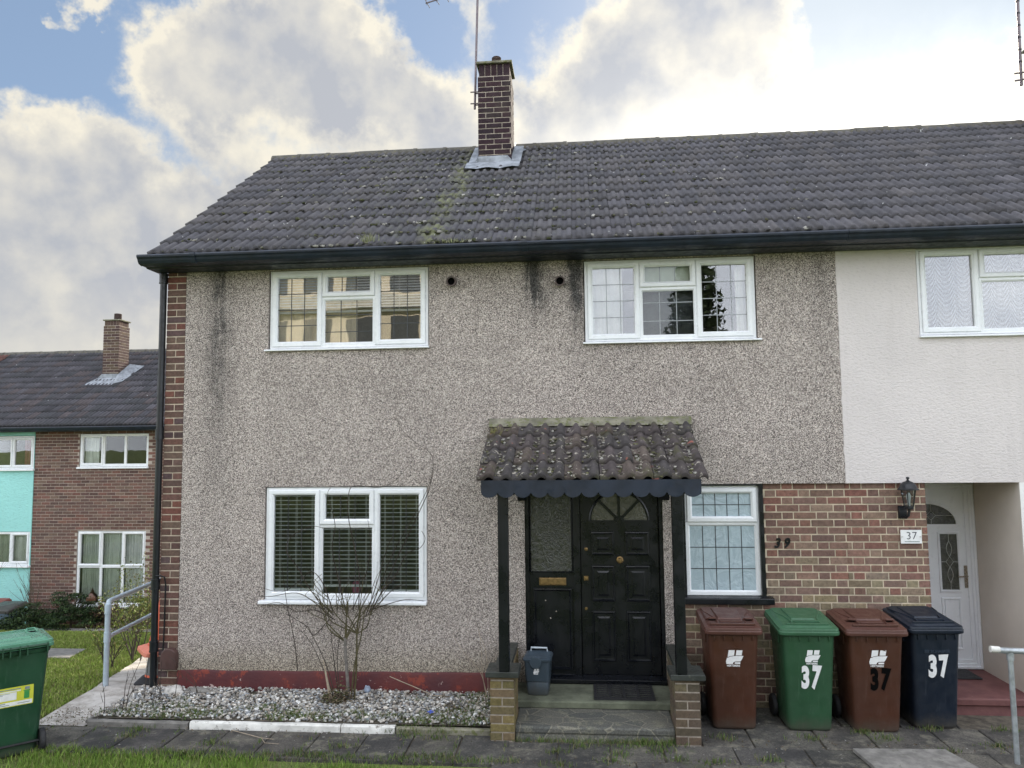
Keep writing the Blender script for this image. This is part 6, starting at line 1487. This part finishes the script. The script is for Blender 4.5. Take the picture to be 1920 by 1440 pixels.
curtain(-9.20, -8.97, 2.5, 3.22, YF+.10, M_REDC, 'dark red curtain in the upper window above the turquoise wall', .02, 26, seed=43)
MB_i = MB().box(-15.4, -4.5, YF+2.2, YF+2.25, -1.5, 3.4); MB_i.build('inner_wall', plain('inner_wall_paint_c', (.06, .055, .05), .9), HB)
def storage(x, y, w_, d_, h_, bm_, lm_, label):
    z = gz(x, y); t = thing('storage_box', label, 'storage box', (x, y, z), 'storage boxes by the turquoise wall')
    MB().loft([[(a+x, b+y, c_+z) for a, b, c_ in rrect(w_*.46, -d_*.45, d_*.45, .03, 0)], [(a+x, b+y, c_+z) for a, b, c_ in rrect(w_*.5, -d_*.5, d_*.5, .03, h_*.78)]]).build('body', bm_, t, smooth=True)
    MB().loft([[(a+x, b+y, c_+z) for a, b, c_ in q] for q in (rrect(w_*.54, -d_*.55, d_*.54, .03, h_*.76, h_*.86), rrect(w_*.54, -d_*.55, d_*.54, .03, h_*.86, h_*.97), rrect(w_*.48, -d_*.48, d_*.48, .03, h_*.92, h_*1.04))]).build('lid', lm_, t, smooth=True)
storage(-8.78, 8.75, .62, .6, .56, plain('blue_grey_plastic', (.13, .18, .26), .5), M_BIN_NAVY, 'blue grey storage box with a navy lid on the far lawn')
storage(-9.30, 8.95, .5, .6, .62, M_BIN_BROWN, plain('red_brown_lid', (.22, .06, .05), .5), 'storage box with a red brown lid at the left edge behind the navy lid')

# ================================================================== ACROSS THE ROAD (seen in the window panes)
AP = thing('apartment_building', 'pale block of flats across the road, mirrored in the upstairs windows', 'building', (-6, -30, 1.4))
m = MB(); m.box(-20, 2, -40, -30, 1.0, 13.5); m.build('wall', plain('pale_concrete', (.74, .68, .56), .8, .1, .5), AP)
wn = MB(); bn_ = MB()
for f_ in range(4):
    for k in range(9): x = -19.2+2.35*k; wn.box(x, x+1.5, -30.02, -29.9, 2.6+2.8*f_, 4.0+2.8*f_)
    bn_.box(-20, 2, -29.95, -29.3, 1.6+2.8*f_, 2.3+2.8*f_)
wn.build('windows', plain('grey_panes', (.10, .11, .12), .25, .1, 3), AP); bn_.build('balcony_band', plain('white_concrete', (.62, .60, .55), .8), AP)
for x, y, h, r_, sd in ((9.5, -24, 12.5, 2.6, 1), (4.2, -34, 10, 2.2, 2)):
    rg = random.Random(sd); t = thing('conifer_tree', ['', 'tall dark conifer across the road, mirrored in the right upstairs window', 'shorter conifer further across the road beside the flats'][sd], 'tree', (x, y, 1.4), 'conifers across the road')
    MB().tube([(x, y, 1.2), (x, y, 1.4+h)], [.25, .03], 8).build('trunk', M_BARK, t); pts = []
    for _ in range(9000):
        u = rg.random()**.7; a = rg.uniform(0, 6.28); rad = r_*u*(.75+.35*math.sin(a*5+u*30))*rg.random()**.35; pts.append((x+rad*math.cos(a), y+rad*math.sin(a), 1.4+h*(1-u*.93)-rad*.25))
    leaves('crown', t, pts, (.10, .22), [(.02, .035, .015), (.03, .05, .02), (.015, .025, .012)], sd, .5)
hd = []
for _ in range(16000): hd.append((rng.uniform(-14, 24), -13.5+rng.gauss(0, .45), 1.4+1.7*rng.random()**.8+.2*rng.uniform(-1, 1)))
hg = leaves('hedge', None, hd, (.06, .13), [(.03, .055, .015), (.04, .07, .02), (.02, .035, .012)], 77, .3)
tag(hg, 'clipped green hedge along the road behind the photographer', 'hedge')

# loose debris: dead leaf flakes on bed and paving
fp = []
for _ in range(1500):
    x = rng.uniform(-.2, 3.7); y = rng.uniform(-.8, -.02)
    if mnoise.noise((x*2.1, y*3, 11)) > .05 or x > 3.2: fp.append((x, y, .365+.03*(y+.8)/.8+rng.uniform(0, .02)))
for _ in range(900): fp.append((rng.uniform(-1.5, 8.5), rng.choice([-.885, -1.0, -1.44, -1.36, -.86])+rng.gauss(0, .03), .287))
for _ in range(350): fp.append((rng.uniform(-.75, -.25), rng.gauss(-.62, .12), .284))
ll = leaves('leaf_litter', None, fp, (.005, .014), [(.10, .075, .045), (.16, .12, .075), (.07, .05, .035), (.09, .10, .04)], 55, 1.5)
kind(ll, 'stuff')
